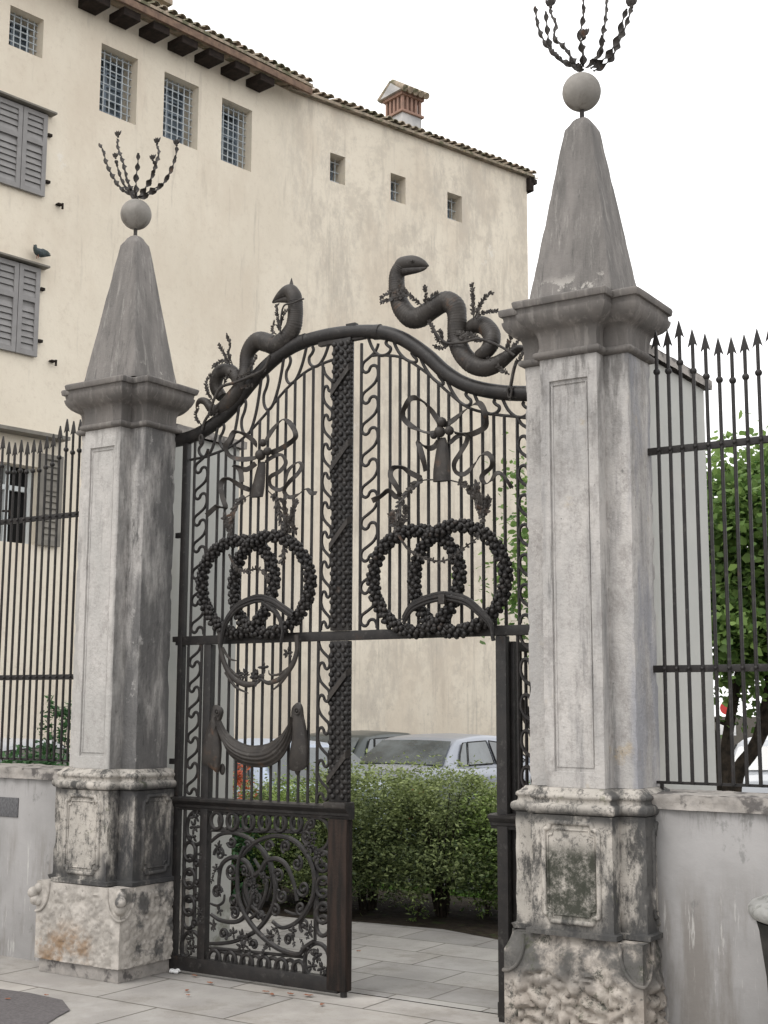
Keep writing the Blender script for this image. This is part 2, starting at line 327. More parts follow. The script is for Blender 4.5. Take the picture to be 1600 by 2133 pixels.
LEAF_O=leafmat('orange_leaf',(.30,.09,.03,1),(.45,.10,.05,1))
GRASS=leafmat('grass_blade',(.06,.13,.02,1),(.12,.24,.04,1))
BARK=mat('bark',(.045,.036,.028,1),.95,(.02,.017,.014,1),18,bump=.006,bscale=40)
DRYLEAF=mat('dry_leaf',(.22,.08,.045,1),.8,(.30,.14,.08,1),30)
PAPER=mat('white_litter',(.7,.7,.7,1),.8)

# ------------------------------------------------------------------ stone gate pillars
G=.178                       # depth of the gate plane
PX,QX,PY,QY=.161,.294,.143,.237
XL=-3.35
def cross(o,px=PX,qx=QX,py=PY,qy=QY):
    px+=o;qx+=o;py+=o;qy+=o
    return [(px,-qy),(px,-py),(qx,-py),(qx,py),(px,py),(px,qy),(-px,qy),(-px,py),(-qx,py),(-qx,-py),(-px,-py),(-px,-qy)]
def subdiv(ring,seg,marks=None):
    out=[]
    n=len(ring)
    for i in range(n):
        a=ring[i];b=ring[(i+1)%n];l=math.hypot(b[0]-a[0],b[1]-a[1]);ts=[k/max(1,round(l/seg)) for k in range(max(1,round(l/seg)))]
        if marks and i in marks: ts=sorted(set([0]+ts+marks[i]))
        for t in ts: out.append((a[0]+(b[0]-a[0])*t,a[1]+(b[1]-a[1])*t,i,t))
    return out
def loft(mb,cx,cy,prof,seg=.02,amp=.0,fs=9,seed=0,panel=None,chip=0,dims=None):
    """cruciform section lofted through (z, offset) pairs; worn by noise"""
    dd=dims or (PX,QX,PY,QY)
    marks=None
    if panel: marks={11:[panel['t0'],panel['t0']+panel['e'],1-panel['t0']-panel['e'],1-panel['t0']]}
    tmpl=subdiv(cross(prof[0][1],*dd),seg,marks)
    nv=len(tmpl);v=[];f=[]
    for (z,o) in prof:
        ring=cross(o,*dd)
        for (_,_,i,t) in tmpl:
            a=ring[i];b=ring[(i+1)%12];x=a[0]+(b[0]-a[0])*t;y=a[1]+(b[1]-a[1])*t;zz=z
            if panel and i==11:
                e=panel['e'];t0=panel['t0']
                if t0+e*.5<t<1-t0-e*.5 and panel['z0']+.003<z<panel['z1']-.003: y+=panel['d']
            if amp:
                q=Vector((cx+x,cy+y,z))
                n1=noise.fractal(q*fs+Vector((seed,0,0)),.9,2.1,5)
                edge=min(t,1-t)*math.hypot(b[0]-a[0],b[1]-a[1])
                k=amp*n1
                if chip and edge<.02:
                    c=noise.noise(q*11+Vector((0,seed,3)))
                    if c>.15: k-=chip*min(1,(c-.15)*4)*(1-edge/.02)
                l=math.hypot(x,y)
                x+=x/l*k;y+=y/l*k;zz+=amp*.3*noise.noise(q*7)
            v.append((cx+x,cy+y,zz))
    m=len(prof)
    for j in range(m-1):
        for i in range(nv): f.append((j*nv+i,j*nv+(i+1)%nv,(j+1)*nv+(i+1)%nv,(j+1)*nv+i))
    f.append(tuple(range(nv))[::-1]); f.append(tuple((m-1)*nv+i for i in range(nv)))
    mb.add(v,f); return mb
def zr(z0,z1,st,o,extra=()):
    n=max(1,round((z1-z0)/st)); zs=sorted(set([z0+(z1-z0)*k/n for k in range(n+1)]+[e for e in extra if z0<e<z1])); return [(z,o) for z in zs]
def rough_block(cx,cy,hx,hy,z0,z1,seg,fn):
    """six sided block with a fine grid on every face, pushed along the normal by fn"""
    mb=MB();nx=round(2*hx/seg);ny=round(2*hy/seg);nz=round((z1-z0)/seg)
    def face(o,a,b,na,nb,n):
        v=[];f=[]
        for j in range(nb+1):
            for i in range(na+1):
                p=Vector(o)+Vector(a)*(i/na)+Vector(b)*(j/nb)
                v.append(p)
        v=[fn(p,Vector(n)) for p in v]
        for j in range(nb):
            for i in range(na): f.append((j*(na+1)+i,j*(na+1)+i+1,(j+1)*(na+1)+i+1,(j+1)*(na+1)+i))
        mb.add(v,f)
    X0,X1,Y0,Y1=cx-hx,cx+hx,cy-hy,cy+hy
    face((X0,Y0,z0),(2*hx,0,0),(0,0,z1-z0),nx,nz,(0,-1,0)); face((X1,Y0,z0),(0,2*hy,0),(0,0,z1-z0),ny,nz,(1,0,0))
    face((X1,Y1,z0),(-2*hx,0,0),(0,0,z1-z0),nx,nz,(0,1,0)); face((X0,Y1,z0),(0,-2*hy,0),(0,0,z1-z0),ny,nz,(-1,0,0))
    face((X0,Y0,z1),(2*hx,0,0),(0,2*hy,0),nx,ny,(0,0,1))
    return mb
def pillar(cx,label,mshaft,mplinth,left):
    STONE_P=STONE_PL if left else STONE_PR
    r=root('gate_pillar',(cx,0,0),label,'stone pillar','stone pillars on either side of the gate')
    hx,hy=.365,.31
    # plinth: bush-hammered faces inside smooth margins, a carved boss hollow at the corner
    def fn(p,n):
        lx,ly,z=p.x-cx,p.y,p.z
        edge=min(hx-abs(lx) if abs(n.x)<.5 else 9,hy-abs(ly) if abs(n.y)<.5 else 9)
        d=min(edge,.555-z if abs(n.z)<.5 else 9)
        cd=math.hypot(math.hypot(max(0,hx-abs(lx)) ,max(0,hy-abs(ly))),(.53-z)*.8)
        k=0
        if abs(n.z)<.5:
            w=min(1,max(0,(d-.035)/.012)); w*=min(1,max(0,(cd-.15)/.02))
            if left: k=w*(.006+.013*noise.fractal(p*48,.8,2.2,3)+.006*noise.noise(p*14))
            else:
                # lumpy rocks
                dist=noise.voronoi(p*Vector((10,10,12)) if False else Vector((p.x*12+.6*noise.noise(p*7),p.y*12,p.z*15+.6*noise.noise(p*7+Vector((5,0,0))))))[0]
                lum=min(1,(dist[1]-dist[0])*1.6)
                low=min(1,max(0,(.40+.05*noise.noise(p*6)-z)/.05))
                k=w*(low*(-.016+.052*lum**.6+.013*noise.fractal(p*26,.7,2.3,4))+(1-low)*(.012*noise.fractal(p*9,.9,2.2,4)+.004))
        else: k=.004*noise.noise(p*9)
        q=p+n*k
        if abs(n.z)<.5 and cd<.1: # hollow around the boss
            q=q-n*(.02*(1-cd/.1)) if False else q
        if not left: # broken upper arris
            t=max(0,z-.47)/.085
            q=q-Vector((lx,ly,0)).normalized()*(t*.05*max(0,.4+noise.noise(p*5)))
        return q
    rough_block(cx,0,hx,hy,.085,.555,.012,fn).build('plinth',mplinth,r,ang=70)
    MB().box((cx-hx+.02,-hy+.02,0),(cx+hx-.02,hy-.02,.084)).build('footing',COPING,r,bev=.006)
    # corner bosses carved on the plinth
    for sx in (1,-1):
        mb=MB();c=Vector((cx+sx*(hx-.012),-(hy-.012),.475))
        if left:
            for k in range(5):
                a=2*math.pi*k/5+.3;d=Vector((-.7*sx,-.7,0)) ; t1=Vector((.7,-.7*sx,0)) if sx>0 else Vector((.7,.7,0))
                p=c+t1*(math.cos(a)*.042)+Vector((0,0,math.sin(a)*.038-.005)); mb.sphere(p,.036,12,8,(1,1,1))
            mb.sphere(c-Vector((0,0,.045)),.036,12,8)
            mb.build('corner_boss',mplinth,r,ang=80)
        # raised rim of the shield
        rim=[]
        for k in range(13):
            a=math.pi*(k/12); s_=math.cos(a);h=.553-.185*math.sin(a)**.8
            if s_<0: rim.append((cx+sx*(hx+.003+s_*.0-abs(s_)*.115),-hy-.004,h))
            else: rim.append((cx+sx*(hx+.004),-hy+.0+abs(s_)*.115,h))
        MB().tube(smooth(rim,4),.009,8).build('shield_rim',mplinth,r)
    # pedestal
    prof=[(.556,.03),(.56,.078)]+zr(.565,.582,.02,.078)+[(.588,.058)]+zr(.60,1.125,.02,.056)+[(1.13,.058)]
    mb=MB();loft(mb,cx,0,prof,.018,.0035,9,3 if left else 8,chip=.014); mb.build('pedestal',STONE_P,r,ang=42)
    def panel_ring(c,ux,w,h,name):
        ux=Vector(ux);nrm=ux.cross(Vector((0,0,1)))
        k=.035;o=[]
        for sx,sz in((-1,-1),(1,-1),(1,1),(-1,1)):
            a=(sx*w,sz*(h-k));b=(sx*(w-k),sz*h);m_=(sx*(w-k*.8),sz*(h-k*.8))
            o+= [a,m_,b] if (sx,sz) in((1,-1),(-1,1)) and False else ([a,m_,b] if sx*sz>0 else [b,m_,a])
        if o[0][1]>o[1][1]: pass
        pts=[Vector(c)+ux*p[0]+Vector((0,0,p[1])) for p in o]
        # order by angle
        pts.sort(key=lambda p:math.atan2((p-Vector(c)).z,(p-Vector(c)).dot(ux)))
        P=[]
        n=len(pts)
        for i in range(n):
            for t in range(5): P.append(pts[i].lerp(pts[(i+1)%n],t/5))
        P=[p+nrm*(.002*noise.noise(p*20)) for p in P]
        MB().tube(P,.013,8,closed=True).build(name,STONE_P,r,ang=60)
        P2=[Vector(c)+(p-Vector(c))*.86 for p in P]
        MB().tube(P2,.005,6,closed=True).build(name,STONE_P,r,ang=60)
    panel_ring((cx,-QY-.058,.86),(1,0,0),.145,.235,'panel_moulding')
    panel_ring((cx+QX+.058,0,.86),(0,1,0),.12,.235,'panel_moulding')
    prof=[(1.131,.04),(1.134,.060),(1.139,.068),(1.148,.074),(1.161,.076),(1.174,.073),(1.182,.064),(1.186,.050),(1.190,.047),(1.203,.048),(1.207,.052),(1.214,.059),(1.224,.059),(1.232,.052),(1.238,.04),(1.245,.035),(1.252,.026),(1.258,.02),(1.26,.0)]
    mb=MB();loft(mb,cx,0,prof,.018,.003,9,1,chip=.006); mb.build('base_moulding',STONE_P,r,ang=50)
    # shaft with a sunk panel on the street face
    w=2*PX;ext=(1.335,1.339,1.36,3.33,3.334)
    pan=dict(t0=.16,e=.012,z0=1.335,z1=3.334,d=.013)
    prof=zr(1.261,3.452,.02,0,ext)
    mb=MB();loft(mb,cx,0,prof,.018,.0025,7,5 if left else 2,panel=pan,chip=.008)
    sh=mb.build('shaft',mshaft,r,ang=40)
    z0,z1=1.36,3.31;e=.036
    MB().tube([(cx-PX*.60,-QY+.012,z0),(cx+PX*.60,-QY+.012,z0),(cx+PX*.60,-QY+.012,z1),(cx-PX*.60,-QY+.012,z1)],.006,6,closed=True).build('panel_fillet',mshaft,r)
    prof=[(3.453,.0),(3.456,.018),(3.463,.026),(3.474,.03),(3.484,.026),(3.491,.018),(3.494,.006),(3.52,.004),(3.56,.006),(3.59,.012),(3.598,.018),(3.604,.024),(3.612,.04),(3.625,.058),(3.642,.073),(3.66,.084),(3.68,.090),(3.692,.091),(3.694,.084),(3.700,.083),(3.722,.087),(3.724,.100),(3.73,.103),(3.752,.106),(3.758,.104),(3.764,.096),(3.80,-.01)]
    mb=MB();loft(mb,cx,0,prof,.018,.0025,9,4,chip=.007); mb.build('capital',STONE_D,r,ang=45)
    # obelisk
    ob=[(3.785,.236,.206),(3.80,.236,.206)]
    for k in range(1,40): t=k/39; ob.append((3.80+.975*t,.236+(.078-.236)*t,.206+(.068-.206)*t))
    ob+=[(4.80,.066,.058),(4.825,.05,.044),(4.842,.03,.028),(4.85,.012,.012)]
    v=[];f=[];nn=0
    for (z,a,b) in ob:
        c8=.006 if z<4.79 else .35*b
        rr=[(-a+c8,-b),(a-c8,-b),(a,-b+c8),(a,b-c8),(a-c8,b),(-a+c8,b),(-a,b-c8),(-a,-b+c8)]
        ring=[]
        for i in range(8):
            p=rr[i];q=rr[(i+1)%8];m=8 if i%2==0 else 1
            for t in range(m): ring.append((p[0]+(q[0]-p[0])*t/m,p[1]+(q[1]-p[1])*t/m))
        nn=len(ring)
        for x,y in ring:
            q=Vector((cx+x,y,z));k=.003*noise.fractal(q*6,.9,2.1,4)-(.006*max(0,noise.noise(q*9)) if t==0 or m==1 else 0);l=math.hypot(x,y)+1e-6
            v.append((cx+x+x/l*k,y+y/l*k,z))
    for j in range(len(ob)-1):
        for i in range(nn): f.append((j*nn+i,j*nn+(i+1)%nn,(j+1)*nn+(i+1)%nn,(j+1)*nn+i))
    f.append(tuple((len(ob)-1)*nn+i for i in range(nn))); f.append(tuple(range(nn))[::-1])
    MB().add(v,f).build('obelisk',OBST,r,ang=22)
    MB().tube([(cx,0,4.83),(cx,0,4.92)],.013,10).build('rod',IRONR,r)
    b=MB().sphere((cx,0,5.003),.106,32,20).build('stone_ball',STONE_BALL,r)
    return r
STONE_BALL=mat('ball_stone',(.28,.265,.245,1),.85,(.20,.19,.175,1),5,bump=.002,bscale=60,layers=[dict(color=(.15,.135,.12,1),scale=5,st=(3,3,.6),lo=.48,hi=.62,amt=.7,masks=[(2,5.03,4.98)])])
PL=pillar(XL,'left stone gate pillar, blackened on its gate side, with obelisk and small finial','x' and STONE_L,PLINTH_L,True)
PR=pillar(0.0,'right stone gate pillar, nearer and paler, on a lumpy mossy base','x' and STONE_R,PLINTH_R,False)

def finial(r,cx,stems,name='twisted_stem'):
    for (pts,yk,buds) in stems:
        n=len(pts);P=[at(u,v,y=yk*(i/(n-1))**1.2) for i,(u,v) in enumerate(pts)]
        Q=smooth(P,10);m=len(Q);L=sum((Q[i+1]-Q[i]).length for i in range(m-1))
        base=.0225
        w=[base*(1-.45*i/m)*(.55+.55*abs(math.sin(math.pi*L/.07*i/m))) for i in range(m)]
        st=MB().twist(Q,w,.004,max(2,round(L/.07))).build(name,IRONR,r,ang=50)
        for (bu,bv,s) in buds:
            c=at(bu,bv,y=yk); mb=MB()
            for a in (-1,0,1):
                d=Vector((a*.55,.15*(a*a),1)).normalized(); mb.leaf(c,d,s*(.048 if a else .040),s*.011,.005)
                d=Vector((a*.55,-.4,1)).normalized(); mb.leaf(c,d,s*.040,s*.010,.005)
            mb.sphere(c,.008*s,8,6); mb.build('bud',IRONR,r,parent=st)
z6=lambda L:[(100+u/2.806,240+v/2.806) for u,v in L]
finial(PL,XL,[
 (z6([(525,485),(430,425),(375,345),(340,270),(325,210),(300,165)]),.0,[]),
 (z6([(520,480),(450,410),(412,320),(398,262)]),-.06,[(100+395/2.806,240+250/2.806,1.0)]),
 (z6([(520,478),(470,390),(440,270),(412,190),(409,140)]),.08,[(100+409/2.806,240+125/2.806,1.1)]),
 (z6([(520,478),(515,370),(525,290),(528,220)]),-.05,[]),
 (z6([(530,478),(590,390),(625,300),(615,270)]),-.08,[(100+612/2.806,240+262/2.806,1.0)]),
 (z6([(530,478),(600,380),(635,280),(650,215),(638,175)]),.09,[(100+638/2.806,240+165/2.806,1.1)]),
 (z6([(535,485),(640,430),(710,345),(745,245),(755,185)]),0,[(100+752/2.806,240+175/2.806,1.1)]),
 (z6([(530,482),(600,440),(680,390),(725,300)]),.05,[])])
z7=lambda L:[(1050+u/3.44,v/3.44) for u,v in L]
finial(PR,0,[
 (z7([(570,495),(430,440),(320,340),(260,230),(235,130),(225,45)]),.0,[]),
 (z7([(560,490),(400,420),(330,320),(310,200),(300,80)]),-.07,[]),
 (z7([(520,470),(440,340),(365,270),(375,170),(345,110),(335,60)]),.09,[(1050+335/3.44,50/3.44,1.35)]),
 (z7([(560,480),(570,380),(545,270),(570,120),(570,10),(568,-60)]),-.05,[]),
 (z7([(572,480),(565,400),(550,310),(575,260)]),-.10,[(1050+575/3.44,265/3.44,1.2)]),
 (z7([(600,480),(680,390),(715,230),(735,90),(738,-20)]),.08,[(1050+738/3.44,-20/3.44,1.2)]),
 (z7([(620,490),(740,400),(810,280),(850,150),(880,60)]),-.06,[]),
 (z7([(640,510),(760,430),(830,290),(890,140),(915,50)]),.05,[(1050+915/3.44,50/3.44,1.4)]),
 (z7([(590,485),(640,430),(700,370),(700,250)]),-.12,[])])

# ------------------------------------------------------------------ iron gate
TL={'3':(4,360,820),'4':(4.026,730,820),'5':(4,360,1300),'6':(3.9024,350,1620),'2':(2.051,350,560),'H':(4.571,770,500),'K':(5.714,400,570)}
def tr(z,pts,y=None):
    s,ox,oy=TL[z]; y=G if y is None else y
    return [at(ox+p[0]/s,oy+p[1]/s,y=y) for p in pts]
def interp(pts,x):
    for a,b in zip(pts,pts[1:]):
        if a[0]<=x<=b[0]: return a[1]+(b[1]-a[1])*(x-a[0])/(b[0]-a[0])
    return pts[0][1] if x<pts[0][0] else pts[-1][1]
BR=.0098
FR=root('gate_overthrow',(-1.68,G,2.05),'fixed iron upper gate panel under a thick curved beam with two snakes on it','iron gate panel')
beam=smooth([at(u,v,y=G) for u,v in [(362,919),(385,914),(415,903),(447,882),(480,852),(515,808),(550,768),(590,734),(630,713),(680,699),(735,692),(790,692),(830,702),(862,720),(895,745),(925,773),(960,796),(1000,810),(1050,818),(1106,820)]],6)
MB().tube(beam,.044,16).build('curved_beam',IRON,FR)
for (u,v,tx) in ((633,712,.6),(787,691,0)):
    c=at(u,v,y=G); MB().tube([c-Vector((.022,0,-.0)),c+Vector((.022,0,.006 if tx else -.004))],.0475,18).build('beam_collar',IRON,FR)
c=at(735,678,y=G); MB().box((c.x-.04,G-.02,c.z-.02),(c.x+.03,G+.02,c.z+.012)).build('top_lug',IRON,FR,bev=.003)
inner=smooth([at(u,v,y=G) for u,v in [(396,958),(438,948),(496,921),(545,872),(594,813),(642.5,771),(700,747)]],6)
innerR=smooth([at(u,v,y=G) for u,v in [(776,741),(791,740),(837.6,745),(886,774.5),(935,818),(974,848),(1023,862),(1076,868),(1106,872)]],6)
MB().tube(inner,.009,8).build('inner_arch_bar',IRON,FR); MB().tube(innerR,.009,8).build('inner_arch_bar',IRON,FR)
iz=lambda x:interp([(p.x,p.z) for p in (inner if x<-1.7 else innerR)],x)
bz=lambda x:interp([(p.x,p.z) for p in beam],x)
ZT0,ZT1=2.045,2.102
MB().box((-3.03,G-.016,ZT0),(-.40,G+.016,ZT1)).build('transom_bar',IRON,FR,bev=.003)
LB=[-1.872,-1.945,-2.016,-2.087,-2.157,-2.223,-2.300,-2.368,-2.433,-2.508,-2.572,-2.646,-2.709,-2.795]
RB=[-1.451,-1.369,-1.298,-1.234,-1.168,-1.099,-1.03,-.96,-.88,-.811,-.736,-.663,-.595,-.513]
def vbar(x,z0,z1,r0,name='upright_bar',r=BR,m=None):
    w=.0015*math.sin(x*77)
    return MB().tube([(x,G,z0),(x+w,G,(z0+z1)/2),(x,G,z1)],r,8).build(name,m or IRON,r0)
for x in LB+RB: vbar(x,ZT1-.005,iz(x)-.002,FR)
vbar(-1.579,ZT1-.005,3.86,FR); vbar(-2.915,ZT1-.005,bz(-2.915)-.04,FR)
MB().box((-3.005,G-.022,0.03),(-2.965,G+.022,3.40)).build('hinge_jamb',IRON,FR,bev=.003)
for z in (.98,2.085,2.77,1.30): MB().box((-3.06,G-.012,z-.018),(-3.0,G+.012,z+.018)).build('jamb_bracket',IRON,FR,bev=.003)
UN=[(0,0),(.03,.08),(.2,.25),(.55,.40),(.9,.53),(1,.67),(.95,.80),(.76,.87),(.58,.83),(.5,.74),(.36,.68),(.16,.70),(.03,.81),(0,.95)]
def sstrip(x0,x1,z0,z1,n,r0,name='scroll_band',flipx=False,y=None,rad=.0102):
    """running scroll between two uprights, from the top down"""
    y=G if y is None else y
    P=[]
    for k in range(n):
        for (a,b) in UN:
            a_=1-a if flipx else a
            P.append((x0+.006+(x1-x0-.012)*a_,y,z1-(z1-z0)*(k+b)/n))
    return MB().tube(smooth(P,3),rad,6).build(name,IRON,r0)
sstrip(-1.872,-1.79,ZT1,3.75,9,FR); sstrip(-2.915,-2.795,ZT1,3.33,7,FR,flipx=True)
sstrip(-1.579,-1.451,ZT1,3.84,9,FR,flipx=True); sstrip(-.513,-.40,ZT1,3.27,7,FR)
# scrolls between the beam and the inner arch
AU=[(0,0),(.10,.38),(.24,.74),(.46,1),(.70,.96),(.86,.74),(.88,.50),(.76,.38),(.70,.24),(.74,.10)]
def archscroll(x0,x1,n,flip):
    for k in range(n):
        P=[]
        for (b,a) in AU:
            t=(k+(1-b if flip else b))/n; x=x0+(x1-x0)*t
            zi=iz(x);zb=bz(x)-.036
            P.append((x,G,zb+(zi-zb)*a))
        MB().tube(smooth(P,4),.0102,7).build('arch_scroll',IRON,FR)
archscroll(-2.90,-1.82,6,True); archscroll(-1.53,-.42,6,False)
# wreaths of iron balls
def rope_ring(cx,cz,R,ph,r0,name='ball_wreath'):
    mb=MB();steps=60
    P=[]
    for i in range(steps):
        a=2*math.pi*i/steps; y=G-.050+.020*math.sin(2*a+ph)
        P.append((cx+R*math.cos(a),y,cz+R*math.sin(a)))
        for k in range(5):
            b=2*math.pi*k/5+a*7
            aa=a+(.5 if k%2 else 0)*2*math.pi/steps
            rr=R+.029*math.cos(b); mb.sphere((cx+rr*math.cos(aa),y+.029*math.sin(b),cz+rr*math.sin(aa)),.0163,9,6)
    mb.tube(P,.022,8,closed=True)
    return mb.build(name,IRON,r0,ang=60)
rope_ring(-2.487,2.402,.293,0,FR); rope_ring(-2.23,2.402,.302,1.6,FR)
rope_ring(-1.157,2.372,.293,0,FR); rope_ring(-.878,2.372,.30,1.6,FR)
# bows, ribbons, tassels
def ribbon(z,pts,r0,w=.0165,y=None,name='ribbon',**k):
    P=smooth(tr(z,pts,(G-.05) if y is None else y),6)
    n=len(P);P=[Vector((p.x,p.y+.015*math.sin(i*.17),p.z)) for i,p in enumerate(P)]
    return MB().band(P,w,.0022,**k).build(name,IRONR,r0,ang=45)
ribbon('4',[(760,270),(700,180),(620,80),(560,38),(515,45),(480,95),(440,160),(445,215),(520,280),(620,320),(730,330)],FR)
ribbon('4',[(780,270),(850,220),(960,130),(1050,80),(1110,100),(1145,190),(1140,260),(1090,300),(980,340),(870,325)],FR)
ribbon('4',[(740,400),(680,450),(620,445),(570,405),(600,480),(625,570),(635,650)],FR)
ribbon('4',[(600,710),(500,665),(420,615),(355,625),(345,690),(390,770),(415,840),(370,860),(310,810),(250,860),(190,900)],FR)
ribbon('4',[(830,420),(880,360),(960,335),(975,400),(930,500),(880,590),(890,660),(950,670),(1030,590),(1090,515),(1160,505),(1200,560),(1180,620),(1110,670),(1090,710),(1130,755),(1190,720),(1240,670),(1290,690),(1350,790)],FR,w=.014)
ribbon('3',[(770,400),(820,300),(900,215),(960,230),(1020,300),(1035,360),(990,400),(900,450),(800,490)],FR)
ribbon('3',[(700,430),(640,370),(560,325),(510,320),(480,390),(450,450),(480,520),(570,545),(690,530)],FR)
ribbon('3',[(690,580),(600,630),(500,600),(560,640),(585,740)],FR)
ribbon('3',[(640,800),(560,770),(450,705),(405,740),(420,850),(450,950),(380,940),(340,950),(270,1010)],FR)
ribbon('3',[(770,570),(830,520),(900,510),(940,580),(900,650),(820,700),(820,770),(880,800),(930,760)],FR,w=.013)
ribbon('3',[(930,760),(950,640),(1030,570),(1075,600),(1050,670),(980,740),(930,810),(960,860),(1030,840),(1110,790),(1160,830),(1210,830)],FR,w=.013)
def tassel(z,top,bot,w0,w1,r0):
    a,b=tr(z,[top,bot],G-.05);s=TL[z][0];k=8/2741/s
    v=[];f=[];n=20;H=14
    for j in range(H):
        t=j/(H-1);c=a.lerp(b,t);w=(w0+(w1-w0)*(t**.6))*k*(1-.12*max(0,t-.75)*4)
        for i in range(n):
            an=2*math.pi*i/n;q=1+.07*math.cos(an*7); v.append((c.x+math.cos(an)*w*q,c.y+math.sin(an)*w*.45*q,c.z))
    for j in range(H-1):
        for i in range(n): f.append((j*n+i,j*n+(i+1)%n,(j+1)*n+(i+1)%n,(j+1)*n+i))
    f.append(tuple(range(n))[::-1]); f.append(tuple((H-1)*n+i for i in range(n)))
    MB().add(v,f).build('tassel',IRONR,r0)
tassel('4',(772,370),(765,735),26,84,FR); tassel('3',(745,570),(700,862),30,74,FR)
def knot(z,l,r0):
    mb=MB();s=TL[z][0]
    for (u,v,r) in l:
        p=tr(z,[(u,v)],G-.065)[0]; mb.sphere(p,r*8/2741/s,14,10); mb.tube([p+Vector((math.cos(a)*.008,-r*8/2741/s*.8,math.sin(a)*.008)) for a in [k*math.pi/5 for k in range(10)]],.004,6,closed=True)
    mb.build('bow_knot',IRONR,r0)
knot('4',[(765,240,42),(750,320,46),(830,310,38),(700,350,30)],FR); knot('3',[(750,410,34),(730,510,48),(790,480,38)],FR)
def sprig(z,pts,r0,y=None,leaf=.038,dens=.012,rad=.0045,name='laurel_sprig',parent=None,m=None,spread=.9,start=.15):
    y=(G-.04) if y is None else y
    P=smooth(tr(z,pts,y),8) if z else smooth(pts,8)
    mb=MB();n=len(P);mb.tube(P,[rad*(1-.6*i/n) for i in range(n)],6)
    L=0
    for i in range(1,n):
        L+=(P[i]-P[i-1]).length
        if L>dens and i>n*start:
            L=0;T=(P[i]-P[i-1]).normalized();q=T.cross(Vector((0,1,0)))
            for sg in (-1,1,0):
                d=(T*random.uniform(.5,1)+q*sg*random.uniform(.5,1)*spread+Vector((0,random.uniform(-.6,.3),0))).normalized()
                mb.leaf(P[i]+Vector((0,-.003,0)),d,leaf*random.uniform(.7,1.15),leaf*.26,leaf*.13,up=Vector((random.uniform(-.3,.3),1,random.uniform(-.3,.3))).normalized())
    return mb.build(name,m or IRONR,r0,ang=50,parent=parent)
for p in ([(690,722),(600,730),(520,790),(440,890),(405,1010),(400,1130)],[(840,727),(950,760),(1030,830),(1080,930),(1110,1060)],[(1100,1020),(1070,900),(1000,800)],[(1115,1040),(1095,930),(1060,760)],[(1120,1050),(1150,960),(1160,890)],[(410,1150),(370,1080),(355,1010)],[(415,1150),(450,1060),(470,960)]):
    sprig('4',p,FR,y=G-.06)
for p in ([(650,840),(560,900),(500,1010),(480,1180)],[(790,805),(870,900),(900,1050),(940,1180)],[(940,1200),(945,1050),(930,880)],[(940,1180),(985,1050),(1020,910)],[(930,1200),(930,1300),(915,1400)],[(480,1180),(460,1090),(440,1030)],[(940,1180),(1000,1120),(1030,1140)]):
    sprig('3',p,FR,y=G-.06)
sprig('4',[(400,1180),(480,1300),(560,1350),(650,1390),(760,1405),(860,1370),(960,1290),(1070,1205)],FR,y=G-.10,rad=.009,dens=.03,leaf=.03,name='garland')
sprig('3',[(470,1340),(520,1440),(600,1480),(700,1460),(760,1490),(790,1540)],FR,y=G-.10,rad=.009,dens=.02,leaf=.03,name='garland')
for z,p,w in (('4',[(440,1900),(500,1800),(600,1740),(740,1700),(850,1705),(970,1740),(1080,1830),(1170,1930),(1195,2045)],.023),('3',[(395,2090),(430,1920),(520,1790),(620,1730),(720,1705),(820,1730),(900,1780),(1000,1850)],.022),('3',[(740,1730),(860,1830),(910,1960),(900,2060)],.017)):
    P=smooth(tr(z,p,G-.10),6); mb=MB()
    for o in (-1,0,1): mb.tube([q+Vector((0,.006*abs(o),o*w*.75)) for q in P],w*.5,8)
    mb.build('draped_cloth',IRON,FR)
a=tr('4',[(775,1660)],G-.12)[0]
c=tr('4',[(775,1735)],G-.11)[0]; MB().box((c.x-.022,c.y-.016,c.z-.02),(c.x+.018,c.y+.02,c.z+.034)).build('cloth_band',IRONR,FR,bev=.004)
# teardrop buds hanging on the beam ends
for z,pp in (('3',(235,375)),('H',(1335,1440))):
    c=tr(z,[pp],G-.055)[0];mb=MB();L=[]
    for k in range(20):
        a=2*math.pi*k/20;r=.022*(1+.0*a); L.append(c+Vector((.6*r*math.sin(a),0,r*math.cos(a)*1.1-(.012 if math.cos(a)<-.7 else 0))))
    mb.tube(L,.008,8,closed=True); mb.leaf(c+Vector((0,0,-.01)),(0,0,-1),.05,.008,.005); mb.build('bud',IRONR,FR)
# serpents
def serpent(z,path,sc,y0,name='serpent'):
    s=TL[z][0];k=sc/s
    P=smooth([tr(z,[(p[0],p[1])],y0+(p[3] if len(p)>3 else 0))[0] for p in path],14)
    rr=lerpl([p[2]*k for p in path],14);n=len(P);out=[]
    for i in range(n): out.append(rr[i]*(1+.075*(abs(math.sin(i*1.05))-.6)*(.7+.3*math.sin(i*.37))+.012*noise.noise(P[i]*30)))
    return MB().tube(P,out,22,flat=.95).build(name,IRONR,FR,ang=75)
kR=7.75/2741*1.08;kL=8.6/2741*1.08
sr=serpent('H',[(300,255,70),(262,330,72),(258,430,75),(270,540,80),(310,650,88),(390,735,94),(480,735,94),(570,675,90),(650,620,90),(740,585,92),(815,640,92),(833,740,86),(830,860,84),(838,970,84),(890,1090,84,-.02),(980,1180,84,-.03),(1090,1215,80,-.03),(1190,1190,74,-.02),(1270,1140,62,0),(1350,1080,50,.01),(1420,1035,36,.01),(1470,1030,18,0)],kR,G-.01)
sc=serpent('H',[(900,900,40,.03),(960,840,64,.03),(1040,805,76,.02),(1110,830,80,.01),(1160,900,80,-.02),(1160,980,76,-.04),(1110,1060,66,-.05),(1040,1100,50,-.03)],kR,G+.0,'serpent_coil')
